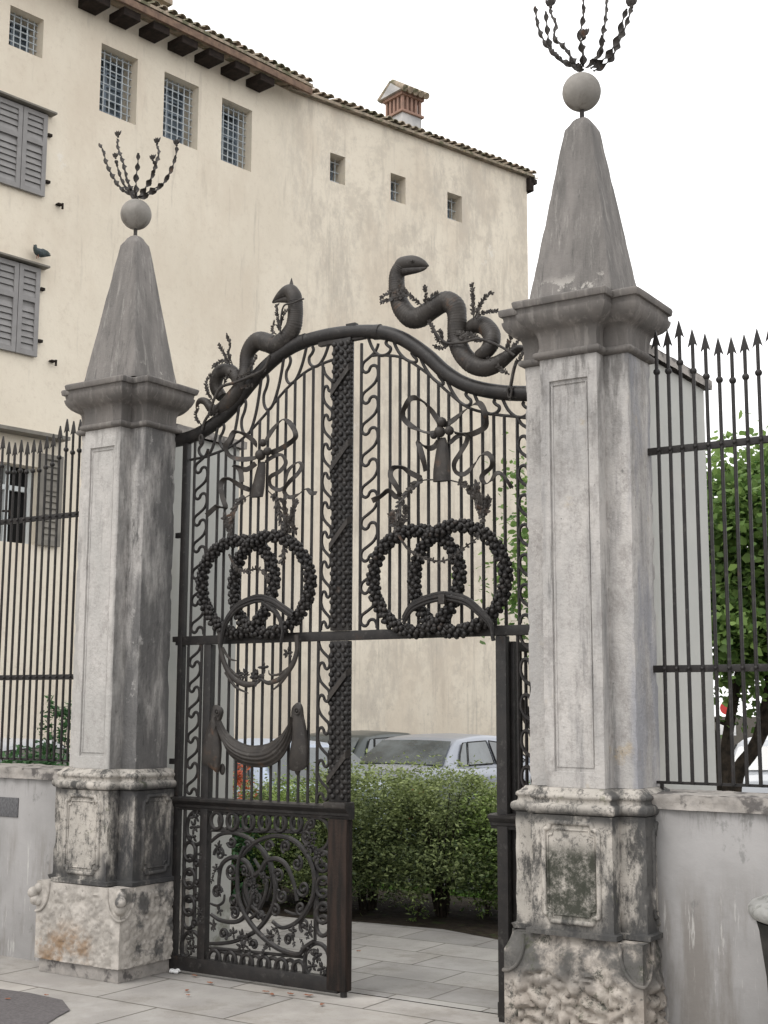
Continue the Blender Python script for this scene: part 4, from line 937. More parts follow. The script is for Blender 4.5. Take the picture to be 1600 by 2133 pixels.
def shrub(name,loc,rad,h,label,m,cat='shrub',group=None,n=20000,size=.036,stems=14,low=.20,bright=0,gaps=True,asp=.45):
    r=root(name,loc,label,cat,group); loc=np.array(loc)
    h=h*.955
    K=int(150*(rad/.5)**1.5)+6; cl=[]
    for k in range(K):
        a=RNG.uniform(0,6.28);rr=rad*RNG.random()**.42;zz=RNG.uniform(low,1)**.9
        rr*=(1-.30*zz**4)*(.62+.5*min(1,(zz-low+.15)/.35)); cl.append((loc[0]+math.cos(a)*rr,loc[1]+math.sin(a)*rr,loc[2]+h*zz*(1-.20*(rr/rad)**2)-.04))
    cl=np.array(cl);idx=RNG.integers(0,K,n); sc=rad*.13*RNG.uniform(.6,1.5,K)
    C=cl[idx]+RNG.normal(size=(n,3))*sc[idx][:,None]*np.array([1,1,.8])
    # upright shoots on top
    sh=[]
    for k in range(int(26*rad/.5)):
        a=RNG.uniform(0,6.28);rr=rad*.95*math.sqrt(RNG.random());b=np.array([loc[0]+math.cos(a)*rr,loc[1]+math.sin(a)*rr,loc[2]+h*(.84-.2*(rr/rad)**2)]);L=RNG.uniform(.08,.24);dx,dy=RNG.normal(size=2)*.25
        for j in range(18): t=j/18;sh.append(b+np.array([dx*L*t,dy*L*t,L*t])+RNG.normal(size=3)*.012)
    C=np.concatenate([C,np.array(sh)]); 
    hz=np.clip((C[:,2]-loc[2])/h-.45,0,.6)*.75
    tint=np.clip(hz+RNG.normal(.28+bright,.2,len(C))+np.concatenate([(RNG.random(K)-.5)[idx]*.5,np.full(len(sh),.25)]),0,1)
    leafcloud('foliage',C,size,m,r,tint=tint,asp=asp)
    mb=MB()
    for k in range(stems):
        a=RNG.uniform(0,6.28);r0=rad*.12*RNG.random();r1=rad*RNG.uniform(.3,.85);p0=Vector(loc)+Vector((math.cos(a)*r0,math.sin(a)*r0,-.03));p2=Vector(loc)+Vector((math.cos(a)*r1,math.sin(a)*r1,h*RNG.uniform(.5,.85)));p1=p0.lerp(p2,.5)+Vector((math.cos(a)*-r1*.18,math.sin(a)*-r1*.18,.04))
        mb.tube(smooth([p0,p1,p2],4),[.011-.008*i/8 for i in range(9)],5)
    mb.build('stem',BARK,r)
    return r
HG='shrubs in the hedge behind the gate'
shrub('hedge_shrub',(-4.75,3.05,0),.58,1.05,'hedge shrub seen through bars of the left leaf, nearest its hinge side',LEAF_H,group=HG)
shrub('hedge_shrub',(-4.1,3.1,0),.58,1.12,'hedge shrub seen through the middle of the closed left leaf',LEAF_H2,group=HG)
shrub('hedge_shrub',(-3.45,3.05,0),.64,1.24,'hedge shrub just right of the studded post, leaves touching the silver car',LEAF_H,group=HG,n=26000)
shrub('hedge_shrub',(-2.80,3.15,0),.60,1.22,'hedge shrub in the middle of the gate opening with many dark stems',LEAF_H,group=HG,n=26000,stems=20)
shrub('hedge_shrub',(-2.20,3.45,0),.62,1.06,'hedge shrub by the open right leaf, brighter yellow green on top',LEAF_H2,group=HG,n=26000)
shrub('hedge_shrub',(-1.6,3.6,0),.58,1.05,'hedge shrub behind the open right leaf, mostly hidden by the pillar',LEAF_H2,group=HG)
shrub('laurel_bush',(-4.45,2.45,0),.28,.8,'small laurel with broad dark green leaves behind the scroll panel',LEAF_L,'bush',n=700,size=.085,stems=6,low=.1,asp=.35)
shrub('orange_leaved_plant',(-4.6,2.8,0),.16,1.25,'thin plant with orange leaves seen through the closed left leaf',LEAF_O,'plant',n=140,size=.05,stems=4,low=.5)
shrub('low_weed',tuple(at(700+1200/3.81,1450+1740/3.81,z=0)),.09,.2,'bright green weed at the paving edge near the open right leaf',LEAF_H2,'weed',n=160,size=.03,stems=4,low=.1,bright=.3)
shrub('low_weed',tuple(at(700+640/3.81,1450+1760/3.81,z=0)),.10,.12,'low green weed at the paving edge mid opening',LEAF_H2,'weed',n=110,size=.03,stems=4,low=.1,bright=.1)
shrub('laurel_bush',(-7.6,3.3,-.02),.75,1.35,'dark green bush behind the left fence at the pillar',LEAF_L,'bush',n=3200,size=.075,stems=16,asp=.4)
shrub('red_tipped_plant',(-7.35,3.2,0),.22,1.95,'tall leafy plant with pinkish red tips behind the left fence',LEAF_L,'plant',n=380,size=.07,stems=5,low=.4)
shrub('ivy_patch',(-6.2,2.6,0),.45,.98,'ivy mound just above the left wall coping',LEAF_D,'plant',n=1800,size=.06,stems=6,low=.3)
def tree(name,base,limbs,crowns,m,label,n,size,group=None,tr_=.09):
    r=root(name,base,label,'tree',group)
    mb=MB();b=Vector(base)
    for (pts,r0,r1) in limbs:
        P=smooth(pts,6);k=len(P); mb.tube(P,[r0+(r1-r0)*i/k for i in range(k)],8)
    mb.build('trunk',BARK,r)
    Cs=[];Ti=[]
    tot=sum(c[3]*c[4]*c[5] for c in crowns)
    for (x,y,z,rx,ry,rz) in crowns:
        nk=int(n*rx*ry*rz/tot);K=max(8,int(60*(rx*ry*rz)**.6))
        u=RNG.normal(size=(K,3));u/=np.linalg.norm(u,axis=1)[:,None];u*=(RNG.random(K)**.45)[:,None]
        cl=np.array([x,y,z])+u*np.array([rx,ry,rz]);idx=RNG.integers(0,K,nk)
        C=cl[idx]+RNG.normal(size=(nk,3))*np.array([.17,.17,.11])*RNG.uniform(.7,1.5,K)[idx][:,None]
        Cs.append(C);Ti.append(np.clip(.5+(RNG.random(K)-.5)[idx]*.6+RNG.normal(size=nk)*.18,0,1))
    leafcloud('crown',np.concatenate(Cs),size,m,r,tint=np.concatenate(Ti),asp=.75,six=True,droop=.3)
    return r
tb=at(1520,1750,y=5.0); tb=Vector((tb.x,5.0,-.03))
def L5(*p,y=5.0): return [at(u,v,y=y) for u,v in p]
tree('garden_tree',tuple(tb),[([tb]+L5((1530,1640),(1570,1560),(1610,1480)),.07,.05),([tb+Vector((.05,0,.3))]+L5((1515,1600),(1518,1520),(1540,1400),(1560,1250)),.06,.03),([tb+Vector((-.05,0,.3))]+L5((1500,1620),(1488,1540),(1470,1460),(1480,1350),y=5.2),.04,.02),(L5((1518,1510),(1490,1500),(1460,1480)),.02,.01),(L5((1570,1560),(1600,1420),(1590,1300)),.035,.02)],
  [tuple(at(1610,1180,y=5.1))+(.9,.9,.95),tuple(at(1545,1300,y=4.9))+(.42,.6,.7),tuple(at(1580,1010,y=5.2))+(.45,.6,.40),tuple(at(1500,1130,y=5.3))+(.22,.4,.42),tuple(at(1700,1150,y=5))+(1.2,.9,1.2),tuple(at(1500,1390,y=5.1))+(.2,.3,.25),tuple(at(1590,1480,y=5.4))+(.3,.3,.25)],
  LEAF_T,'garden tree with several dark trunks and light green crown right of the right pillar',20000,.08)
b2=(-1.35,4.4,-.05)
tree('young_tree',b2,[([Vector(b2),Vector((-1.3,4.4,1.2)),Vector((-1.2,4.45,2.4)),Vector((-1.3,4.5,3.4))],.045,.015),([Vector((-1.25,4.4,1.9)),Vector((-1.6,4.4,2.6)),Vector((-1.8,4.5,3.1))],.02,.008)],
  [tuple(at(1110,1010,y=4.4))+(.17,.3,.20),tuple(at(1150,1180,y=4.4))+(.22,.4,.45),tuple(at(1036,1350,y=4.4))+(.03,.06,.03),tuple(at(1165,1300,y=4.4))+(.22,.4,.35)],
  LEAF_T,'young tree whose light green sprays peek out left of the right pillar',3000,.06)
for i,(x,y,h,lb) in enumerate([(1.5,17,4.2,'dark dense tree far behind the garden tree, farthest left'),(4.3,15,4.6,'dark dense tree far behind the garden tree, at the right edge'),(-2.2,19,3.6,'dark tree behind the parked white car')]):
    tree('background_tree',(x,y,-.12),[([Vector((x,y,-.12)),Vector((x+.1,y,h*.5)),Vector((x,y,h*.85))],.14,.05)],[(x,y,h*.55,1.9,1.4,h*.42),(x+.8,y-.3,h*.35,1.5,1,h*.3)],LEAF_D,lb,5000,.16,'dark trees in the background')

# ------------------------------------------------------------------ the old building
BP0=Vector((-10.6,11.1,0)); TLd=Vector((.148,.989,0)).normalized(); TRd=Vector((.2936,.9559,0)).normalized()
NL=Vector((TLd.y,-TLd.x,0)); NR=Vector((TRd.y,-TRd.x,0))
ENDR=BP0+TRd*((Vector((-8.865,16.73,0))-BP0).dot(TRd)); STL=BP0-TLd*19
HE=12.40
def onL(u,v,off=0):
    n=NL;c=(BP0+n*off).dot(n);r=CM.T@np.array([(u-800)/F_,-(v-1066.5)/F_,1.0]);t=(c-n.dot(Vector(CP)))/n.dot(Vector(r));return Vector(CP+r*t)
def onR(u,v,off=0):
    n=NR;c=(BP0+n*off).dot(n);r=CM.T@np.array([(u-800)/F_,-(v-1066.5)/F_,1.0]);t=(c-n.dot(Vector(CP)))/n.dot(Vector(r));return Vector(CP+r*t)
B=root('old_building',tuple(BP0),'old cream plastered building with barred windows, grey shutters and tiled roof','building')
# openings: (plane, s0, s1, z0, z1, depth, kind); s measured along the wall from BP0
def so_(P,T): return (P-BP0).dot(T)
OP=[]
def opening(pl,tlc,brc,depth,kind):
    fn,T=(onL,TLd) if pl=='L' else (onR,TRd)
    a=fn(*tlc);b=fn(*brc);OP.append([pl,so_(a,T),so_(b,T),b.z,a.z,depth,kind])
opening('L',(212,88),(283,261),.42,'tall'); opening('L',(343,148),(411,313),.42,'tall'); opening('L',(463,204),(523,358),.42,'tall')
opening('L',(22,10),(88,122),.42,'sq')
for a,b in (((688,317),(719,388)),((814,360),(845,424)),((932,399),(963,465))): opening('R',a,b,.42,'small')
opening('L',(-70,950),(75,1135),.25,'door')
t3=sum(o[4] for o in OP[:3])/3;b3=sum(o[3] for o in OP[:3])/3
for o in OP[:3]: o[4]=t3+.0; o[3]=b3
t3=sum(o[4] for o in OP[4:7])/3;b3=sum(o[3] for o in OP[4:7])/3
for o in OP[4:7]: o[4]=t3;o[3]=b3
def wallwith(pl,s0,s1,z0,z1,name):
    T=TLd if pl=='L' else TRd; N=NL if pl=='L' else NR
    ops=[o for o in OP if o[0]==pl]
    ss=sorted(set([s0,s1]+[o[1] for o in ops]+[o[2] for o in ops])); zs=sorted(set([z0,z1]+[o[3] for o in ops]+[o[4] for o in ops]))
    mb=MB();P=lambda s,z,d=0:BP0+T*s+N*(-d)+Vector((0,0,z))
    for i in range(len(ss)-1):
        for j in range(len(zs)-1):
            cs=(ss[i]+ss[i+1])/2;cz=(zs[j]+zs[j+1])/2
            if any(o[1]<cs<o[2] and o[3]<cz<o[4] for o in ops): continue
            mb.add([P(ss[i],zs[j]),P(ss[i+1],zs[j]),P(ss[i+1],zs[j+1]),P(ss[i],zs[j+1])],[(0,1,2,3)])
    for o in ops:
        _,a,b,c,d,dp,_k=o
        q=.10 if _k in('small',) else 0
        for (A,Bp) in (((a,c),(b,c)),((b,c),(b,d)),((b,d),(a,d)),((a,d),(a,c))):
            mb.add([P(*A),P(*Bp),P(*Bp,dp),P(*A,dp)],[(0,1,2,3)])
    return mb.build(name,PLASTER,B,smooth_=False)
sR=so_(ENDR,TRd)
wallwith('L',-19,0,-.2,HE,'wall'); wallwith('R',0,sR,-.2,HE,'wall')
q0=ENDR;q1=ENDR-NR*7;q2=STL-NL*7
for a,b in ((q0,q1),(q1,q2),(q2,STL)):
    MB().add([(a.x,a.y,-.2),(b.x,b.y,-.2),(b.x,b.y,HE),(a.x,a.y,HE)],[(0,1,2,3)]).build('wall',PLASTER,B,smooth_=False)
def pbox(pl,s0,s1,z0,z1,d0,d1,mb): # d positive = into the wall
    T=TLd if pl=='L' else TRd; N=NL if pl=='L' else NR
    c=BP0+T*((s0+s1)/2)-N*((d0+d1)/2)+Vector((0,0,(z0+z1)/2)); mb.obox(c,T*((s1-s0)/2),N*((d1-d0)/2),Vector((0,0,(z1-z0)/2))); return mb
for o in OP:
    pl,a,b,c,d,dp,k=o; w=b-a;h=d-c
    fr=MB()
    if k=='door':
        pbox(pl,a,b,c,d,dp-.02,dp+.02,fr);wn=fr.build('window',DARK,B)
        f2=MB();t=.07
        for (x0,x1,z0,z1) in ((a,a+t,c,d),(b-t,b,c,d),(a,b,d-.35,d-.28),(a+w*.62,a+w*.68,c,d)): pbox(pl,x0,x1,z0,z1,dp-.09,dp-.03,f2)
        f2.build('frame',mat('white_frame',(.55,.58,.58,1),.6),B,parent=wn)
        continue
    pbox(pl,a,b,c,d,dp-.01,dp+.02,fr); wn=fr.build('window',GLASSD,B)
    f2=MB();t=.045
    for (x0,x1,z0,z1) in ((a,a+t,c,d),(b-t,b,c,d),(a+t,b-t,d-t,d),(a+t,b-t,c,c+t),((a+b)/2-t*.7,(a+b)/2+t*.7,c+t,d-t)): pbox(pl,x0,x1,z0,z1,dp-.05,dp-.012,f2)
    nb=4 if k=='tall' else (1 if k=='small' else 2)
    for i in range(1,nb+1):
        z=c+h*i/(nb+1); pbox(pl,a+t,b-t,z-.015,z+.015,dp-.045,dp-.014,f2)
    f2.build('frame',WFRAME,B,parent=wn)
    g=MB();rr=.011;T=TLd if pl=='L' else TRd;N=NL if pl=='L' else NR
    nv,nh={'tall':(6,9),'sq':(5,6),'small':(2,3)}[k]
    gd=.16 if k!='small' else .20
    for i in range(nv):
        s=a+w*(i+.5)/nv; p=BP0+T*s-N*gd; g.tube([p+Vector((0,0,c)),p+Vector((0,0,d))],rr,6)
    for j in range(nh):
        z=c+h*(j+.6)/nh; g.tube([BP0+T*a-N*gd+Vector((0,0,z)),BP0+T*b-N*gd+Vector((0,0,z))],rr,6)
    g.build('window_grille',GRILLE,B,parent=wn)
# shutters on the left plane
def shutter(pl,s0,s1,z0,z1,m,out0=.0,name='shutter'):
    """louvred leaf standing proud of the wall"""
    sh=MB();t=.07;d=.045
    for (x0,x1,y0,y1) in ((s0,s0+t,z0,z1),(s1-t,s1,z0,z1),(s0+t,s1-t,z0,z0+t),(s0+t,s1-t,z1-t,z1),(s0+t,s1-t,z0+(z1-z0)*.60,z0+(z1-z0)*.60+.07)): pbox(pl,x0,x1,y0,y1,-out0-d,-out0,sh)
    T=TLd if pl=='L' else TRd;N=NL if pl=='L' else NR
    o=sh.build(name,m,B,smooth_=False)
    zm=z0+(z1-z0)*.60
    for (za,zb_) in ((z0+t,zm),(zm+.07,z1-t)):
        lv=MB();zz=za+.045
        while zz<zb_-.02:
            c=BP0+T*((s0+s1)/2)+N*(out0+.022)+Vector((0,0,zz)); lv.obox(c,T*((s1-s0)/2-t),(N*.012-Vector((0,0,.043))),(N*.9+Vector((0,0,.4)))*.004)
            zz+=.092
        lv.build('louvres',m,B,smooth_=False,parent=o)
    bk=MB();pbox(pl,s0+t,s1-t,z0+t,z1-t,-out0-.004,-out0+.0,bk);bk.build('louvre_back',m,B,parent=o)
    return o
def shut_window(tl,br,hood):
    a=onL(*tl);b=onL(*br);s0,s1=so_(a,TLd),so_(b,TLd);z1,z0=a.z,b.z;w=(s1-s0)
    mid=s1-w*.47
    shutter('L',mid-w*.49-.02,mid-.005,z0,z1,SHUT,.02);shutter('L',mid+.005,s1,z0,z1,SHUT,.02)
    h=MB();pbox('L',s0-.25,s1+.10,z1+.02,z1+.05,-.15,0,h);h.build('window_hood',SHUTB,B,bev=.004)
    for zz in (z0+.25,z1-.28):
        k=MB();pbox('L',s1+.02,s1+.09,zz-.02,zz+.02,-.06,0,k);k.build('shutter_hook',TIMBER,B,bev=.004)
shut_window((-15,200),(88,412),0); shut_window((-15,535),(72,745),0)
a=onL(81,945);b=onL(120,1140); shutter('L',so_(a,TLd),so_(b,TLd),b.z,a.z,SHUTB,.02)
h=MB();a=onL(0,900);b=onL(125,940);pbox('L',so_(a,TLd)-1.2,so_(b,TLd),a.z,a.z+.05,-.25,0,h);h.build('window_hood',SHUTB,B)
for (u,v) in ((119,427),(105,753),(8,1065)):
    c=onL(u,v);k=MB();s=so_(c,TLd);pbox('L',s-.03,s+.05,c.z-.012,c.z+.012,-.08,0,k);pbox('L',s+.03,s+.055,c.z-.07,c.z+.02,-.09,-.065,k);k.build('shutter_hook',TIMBER,B,bev=.003)
# eaves
CS=.85
def tiles(pl,s0,s1,out,zf,name):
    T=TLd if pl=='L' else TRd; N=NL if pl=='L' else NR;UP=Vector((0,0,1));sl=(-N*1+UP*.30).normalized()
    mb=MB();pitch=.168;n=int((s1-s0)/pitch)
    for i in range(n):
        s=s0+(i+.5)*pitch
        for row in range(5):
            L=.42;o=BP0+T*(s+RNG.normal()*.006)+N*(out-row*.36+RNG.normal()*.012)+UP*(zf+ (row*.36)*.30+.03+RNG.normal()*.006)
            v=[];f=[];m=7
            for e in (0,1):
                for k in range(m):
                    a=math.pi*k/(m-1);R0=.068-.008*e
                    for q in (0,1): v.append(o+sl*(L*e)+T*(math.cos(a)*(R0-.014*q))+UP*(math.sin(a)*(R0-.014*q)*.85)+UP*(.012*(1-e)))
            for k in range(m-1):
                f+=[(2*k,2*k+2,2*m+2*k+2,2*m+2*k),(2*k+1,2*m+2*k+1,2*m+2*k+3,2*k+3),(2*k,2*k+1,2*k+3,2*k+2)]
            mb.add(v,f)
            # channel tile between
            if row<2:
                o2=o+T*(pitch/2)-UP*.03;v=[];f=[]
                for e in (0,1):
                    for k in range(5):
                        a=math.pi*k/4; v.append(o2+sl*(L*e)-N*.04+T*(math.cos(a)*.075)-UP*(math.sin(a)*.05))
                for k in range(4): f.append((k,k+1,5+k+1,5+k))
                mb.add(v,f)
    return mb.build(name,TILE,B,ang=60)
rf=MB()
for pl,s0,s1,out in (('L',-19,.1,.42),('R',-.1,sR+.12,.12)):
    T=TLd if pl=='L' else TRd; N=NL if pl=='L' else NR
    a=BP0+T*s0+N*out+Vector((0,0,HE-.0));b=BP0+T*s1+N*out+Vector((0,0,HE));e=Vector((0,0,.05))
    back=-N*(out+3.6)+Vector((0,0,(out+3.6)*.30))
    rf.add([a,b,b+back,a+back,a+e,b+e,b+back+e,a+back+e],[(0,3,2,1),(4,5,6,7),(0,1,5,4),(1,2,6,5),(2,3,7,6),(3,0,4,7)])
    c=b+back if False else None
RF=rf.build('roof',TILE,B)
for pl,s0,s1,out in (('L',-12,.15,.42),('R',0,sR+.20,.15)):
    o=tiles(pl,s0,s1,out,HE+.045,'roof_tiles');o.parent=RF
# fascia and rafters under the deep left eave
k=MB();pbox('L',-16,.05,HE-.16,HE-.05,-.45,-.40,k);k.build('eave_board',FASCIA,B)
for (u0,u1,v) in ((255,308,35),(317,364,68),(377,430,105),(433,484,132),(488,540,160),(541,588,185),(190,245,5)):
    pa=onL(u0,v,.40);pb=onL(u1,v,.40);s0=so_(pa,TLd);
    for dd in (0,):
        k=MB();pbox('L',s0+.04,s0+.36,HE-.30,HE-.17,-.38,.0,k);k.build('rafter',TIMBER,B,bev=.008)
for u in range(7):
    pass
# soffit end beam at the far corner
k=MB();pbox('R',sR-.02,sR+.10,HE-.30,HE-.02,-.10,.3,k);pbox('R',sR+.02,sR+.20,HE-.12,HE-.02,-.10,.2,k);k.build('rafter',TIMBER,B,bev=.006)
# raised roof part at the top left
k=MB();p=onL(318,6,-3.2)
for pl in('L',):
    s=so_(p,TLd); pbox('L',s-3,s+.05,HE+.6,p.z-.05,3.2,5,k)
k.build('attic_wall',PLASTER,B); k=MB();pbox('L',s-3,s+.25,p.z-.05,p.z+.05,2.9,5,k);k.build('attic_roof',TILE,B)
# chimney
CH=MB();pc=onR(838,265,-1.0);s=so_(pc,TRd);D0=1.0
zb=pc.z
ztop=onR(838,232,-1.0).z
for nm,(s0,s1,z0,z1,d0,d1),m_ in (('chimney_base',(0,.51,HE,ztop-.0,0,.53),BRICKP),('chimney_ledge',(-.04,.55,ztop,ztop+.05,-.04,.57),BRICK),('chimney_ledge',(-.04,.55,ztop+.36,ztop+.43,-.04,.57),BRICK)):
    k=MB();pbox('R',s+s0,s+s1,z0,z1,D0+d0,D0+d1,k);ch=k.build(nm,m_,B,bev=.006,parent=RF)
k=MB()
for i in range(5):
    for e in (0,1):
        x=.0+i*.114;pbox('R',s+x,s+x+.055,ztop+.05,ztop+.36,D0+(.0 if e==0 else .475),D0+(.055 if e==0 else .53),k)
        y=.0+i*.119; 
        if 0<i<4: pbox('R',s+(0 if e==0 else .456),s+(.055 if e==0 else .51),ztop+.05,ztop+.36,D0+y,D0+y+.055,k)
pbox('R',s+.10,s+.41,ztop+.05,ztop+.36,D0+.10,D0+.43,k)
k.build('chimney_vents',BRICK,B,parent=RF)
T=TRd;N=NR;o=BP0+T*(s-.10)-N*(D0-.10)+Vector((0,0,ztop+.43));v=[o,o+T*.68,o+T*.68-N*.71,o-N*.71,o-N*.355+Vector((0,0,.26)),o+T*.68-N*.355+Vector((0,0,.26))]
MB().add(v,[(0,1,5,4),(2,3,4,5),(0,4,3),(1,2,5),(3,2,1,0)]).build('chimney_roof',BRICKP,B,parent=RF,smooth_=False)
mb=MB()
for sd_ in (0,1):
    for i in range(5):
        A=o+T*(.05+i*.143)-N*(.345 if sd_==0 else .365)+Vector((0,0,.27));Bq=o+T*(.05+i*.143)-N*(-.05 if sd_==0 else .75)+Vector((0,0,.0))
        mb.tube([A,Bq],[.06,.07],10)
mb.build('chimney_tiles',TILE,B,parent=RF)
# thin cable down the far corner
# pigeon on the middle window hood
PG=onL(78,538,.12)
pr=root('pigeon',tuple(PG),'dark grey pigeon perched on the end of the middle window hood','pigeon')
PGM=mat('pigeon_grey',(.075,.09,.10,1),.7,(.04,.055,.05,1),30)
T=TLd;bmb=MB();c=PG+Vector((0,0,.10))
P=smooth([c+T*-.03+Vector((0,0,.09)),c+T*-.045+Vector((0,0,.065)),c+T*-.04+Vector((0,0,.03)),c+Vector((0,0,.0)),c+T*.07+Vector((0,0,-.02)),c+T*.14+Vector((0,0,-.015)),c+T*.21+Vector((0,0,.0))],5)
bmb.tube(P,lerpl([.012,.026,.036,.062,.055,.028,.012],5),14,flat=.85).build('body',PGM,pr)
MB().leaf(c+T*-.055+Vector((0,0,.082)),-T+Vector((0,0,-.3)),.03,.006,.006).build('beak',DARK,pr)
for e in (-1,1):
    MB().leaf(c+NL*(.05*e)+T*-.02+Vector((0,0,.02)),T+Vector((0,0,-.1)),.20,.035,.012,up=NL).build('wing',PGM,pr)
    MB().tube([c+NL*.02*e+Vector((0,0,-.05)),c+NL*.02*e+Vector((0,0,-.10))],.005,6).build('leg',DRYLEAF,pr)

# ------------------------------------------------------------------ cars
def paint(name,c,metal=.3): return mat(name,c,.28,spec=.5,metal=metal)
CGL=mat('car_glass',(.015,.022,.024,1),.04,(.10,.12,.13,1),1.1,spec=.9)  # lighter second tone paints reflected sky into the panes
RUB=mat('tyre_rubber',(.02,.02,.02,1),.8); ALU=mat('wheel_alloy',(.4,.4,.42,1),.35,metal=.8)
REDL=mat('tail_light_red',(.45,.02,.015,1),.2,spec=.6); CLR=mat('lamp_clear',(.6,.62,.65,1),.15,spec=.6)
def car(name,loc,head,label,pm,L=4.5,Wd=1.76,H=1.42,kind='sedan',group='parked cars'):
    """built along +Y (front) then turned; real car with glasshouse, glass panes, lights and wheels"""
    r=root(name,loc,label,'car',group); r.rotation_euler=(0,0,head)
    def bld(mb,nm,m,parent=None,ang=35,bev=0):
        off=Vector(r.location); mb.v=[tuple(Vector(p)+off) for p in mb.v]; return mb.build(nm,m,r,ang=ang,bev=bev,parent=parent)
    hl=L/2;hw=Wd/2
    # lower body sections along y: (y, halfwidth, zbottom, zbelt)
    if kind=='sedan': sec=[(-hl,.72,.42,.70),(-hl+.06,.86,.34,.93),(-hl+.3,.94,.28,.99),(-hl+.9,.985,.22,.985),(-.6,1,.2,.96),(.4,1,.2,.94),(hl-1.35,.99,.22,.90),(hl-.7,.96,.24,.82),(hl-.2,.88,.28,.72),(hl,.70,.36,.60)]
    else: sec=[(-hl,.80,.42,.90),(-hl+.05,.90,.34,.98),(-hl+.3,.97,.28,1.0),(-hl+.9,.99,.22,.985),(-.6,1,.2,.97),(.4,1,.2,.96),(hl-1.2,.99,.22,.92),(hl-.6,.96,.24,.82),(hl-.2,.88,.28,.72),(hl,.70,.36,.60)]
    v=[];f=[];sec2=[]
    for i in range(len(sec)-1):
        for k in range(4): t=k/4;sec2.append(tuple(a+(b-a)*t for a,b in zip(sec[i],sec[i+1])))
    sec2.append(sec[-1]);n=0
    for (y,w,zb,zt) in sec2:
        w*=hw;ring=[(-w*.80,zb),(-w*.97,zb+.08),(-w,zb+(zt-zb)*.45),(-w*.985,zb+(zt-zb)*.75),(-w*.94,zt-.03),(-w*.88,zt),(-w*.4,zt+.025),(0,zt+.032),(w*.4,zt+.025),(w*.88,zt),(w*.94,zt-.03),(w*.985,zb+(zt-zb)*.75),(w,zb+(zt-zb)*.45),(w*.97,zb+.08),(w*.80,zb)]
        n=len(ring);v+=[(x,y,z) for x,z in ring]
    m=len(sec2)
    for j in range(m-1):
        for i in range(n): f.append((j*n+i,j*n+(i+1)%n,(j+1)*n+(i+1)%n,(j+1)*n+i))
    f.append(tuple(range(n)));f.append(tuple((m-1)*n+i for i in range(n))[::-1])
    body=bld(MB().add(v,f),'body',pm,ang=50)
    zr_=H
    if kind=='sedan': side=[(-1.62,.97),(-1.05,zr_-.09),(-.75,zr_-.03),(-.2,zr_),(.3,zr_-.015),(.62,zr_-.07),(1.28,.95)]
    else: side=[(-hl+.12,1.0),(-hl+.30,zr_-.10),(-hl+.50,zr_-.02),(-.6,zr_),(.2,zr_-.01),(.62,zr_-.07),(1.32,.95)]
    S2=smooth([Vector((0,y,z)) for y,z in side],5)
    v=[];f=[];K=9;n=0
    for p in S2:
        t=max(0,(p.z-.95)/(zr_-.95));wt=hw*(.90-.19*t);wb=hw*.90
        ring=[(-wb,.93),(-wt-.0,p.z-.05 if p.z>1.05 else p.z-.01),(-wt+.05,p.z-.012),(-wt*.6,p.z),(0,p.z+.012),(wt*.6,p.z),(wt-.05,p.z-.012),(wt,p.z-.05 if p.z>1.05 else p.z-.01),(wb,.93)]
        n=len(ring);v+=[(x,p.y,z) for x,z in ring]
    m=len(S2)
    for j in range(m-1):
        for i in range(n-1): f.append((j*n+i,j*n+i+1,(j+1)*n+i+1,(j+1)*n+i))
        f.append((j*n+n-1,j*n,(j+1)*n,(j+1)*n+n-1))
    f.append(tuple(range(n)));f.append(tuple((m-1)*n+i for i in range(n))[::-1])
    roof=bld(MB().add(v,f),'roof',pm,ang=50)
    # window panes laid 4 mm proud on the glasshouse
    def sidepane(ys,sx,nm='side_window'):
        v=[]
        for (y,z) in ys:
            zt=max(p.z for p in S2 if abs(p.y-y)<.25) if False else zr_
            t=(z-.95)/(zr_-.95);w=hw*(.90-.19*t*1.0)+.012;v.append((sx*w,y,z))
        k=len(v);vv=v+[(p[0]-sx*.01,p[1],p[2]) for p in v]
        f=[tuple(range(k)),tuple(range(k,2*k))[::-1]]+[(i,(i+1)%k,k+(i+1)%k,k+i) for i in range(k)]
        bld(MB().add(vv,f),nm,CGL,parent=roof)
        bld(MB().tube([(p[0],p[1],p[2]) for p in v],.010,6,closed=True),'window_trim',RUB,parent=roof)
    zt=zr_-.10
    for sx in (-1,1):
        if kind=='sedan':
            sidepane([(-1.22,1.0),(-1.10,1.16),(-.93,zt-.01),(-.80,zt),(-.98,1.0)],sx); sidepane([(-.94,1.0),(-.76,zt),(-.17,zt+.01),(-.13,1.0)],sx); sidepane([(-.05,1.0),(-.09,zt+.01),(.44,zt-.04),(.98,1.0)],sx)
        else:
            sidepane([(-hl+.25,1.04),(-hl+.42,zt),(-1.25,zt+.01),(-1.15,1.04)],sx); sidepane([(-1.05,1.02),(-1.12,zt+.01),(-.25,zt+.01),(-.18,1.02)],sx); sidepane([(-.10,1.02),(-.16,zt+.01),(.44,zt-.03),(1.0,1.0)],sx)
    def crosspane(y0,z0,y1,z1,w0,w1,nm):
        d=Vector((0,y1-y0,z1-z0)).normalized();nn=Vector((0,-d.z,d.y)) if y0<0 else Vector((0,d.z,-d.y))
        if nn.z<0: nn=-nn
        nn=nn*.022;K=6;v=[]
        for (y,z,w) in ((y0,z0,w0),((y0+y1)/2,(z0+z1)/2+.012,(w0+w1)/2),(y1,z1,w1)):
            for i in range(K+1):
                x=-w+2*w*i/K; v.append(Vector((x,y,z+.012*(1-(x/w)**2)))+nn)
        f=[]
        for j in range(2):
            for i in range(K): f.append((j*(K+1)+i,j*(K+1)+i+1,(j+1)*(K+1)+i+1,(j+1)*(K+1)+i))
        bld(MB().add(v,f),nm,CGL,parent=roof)
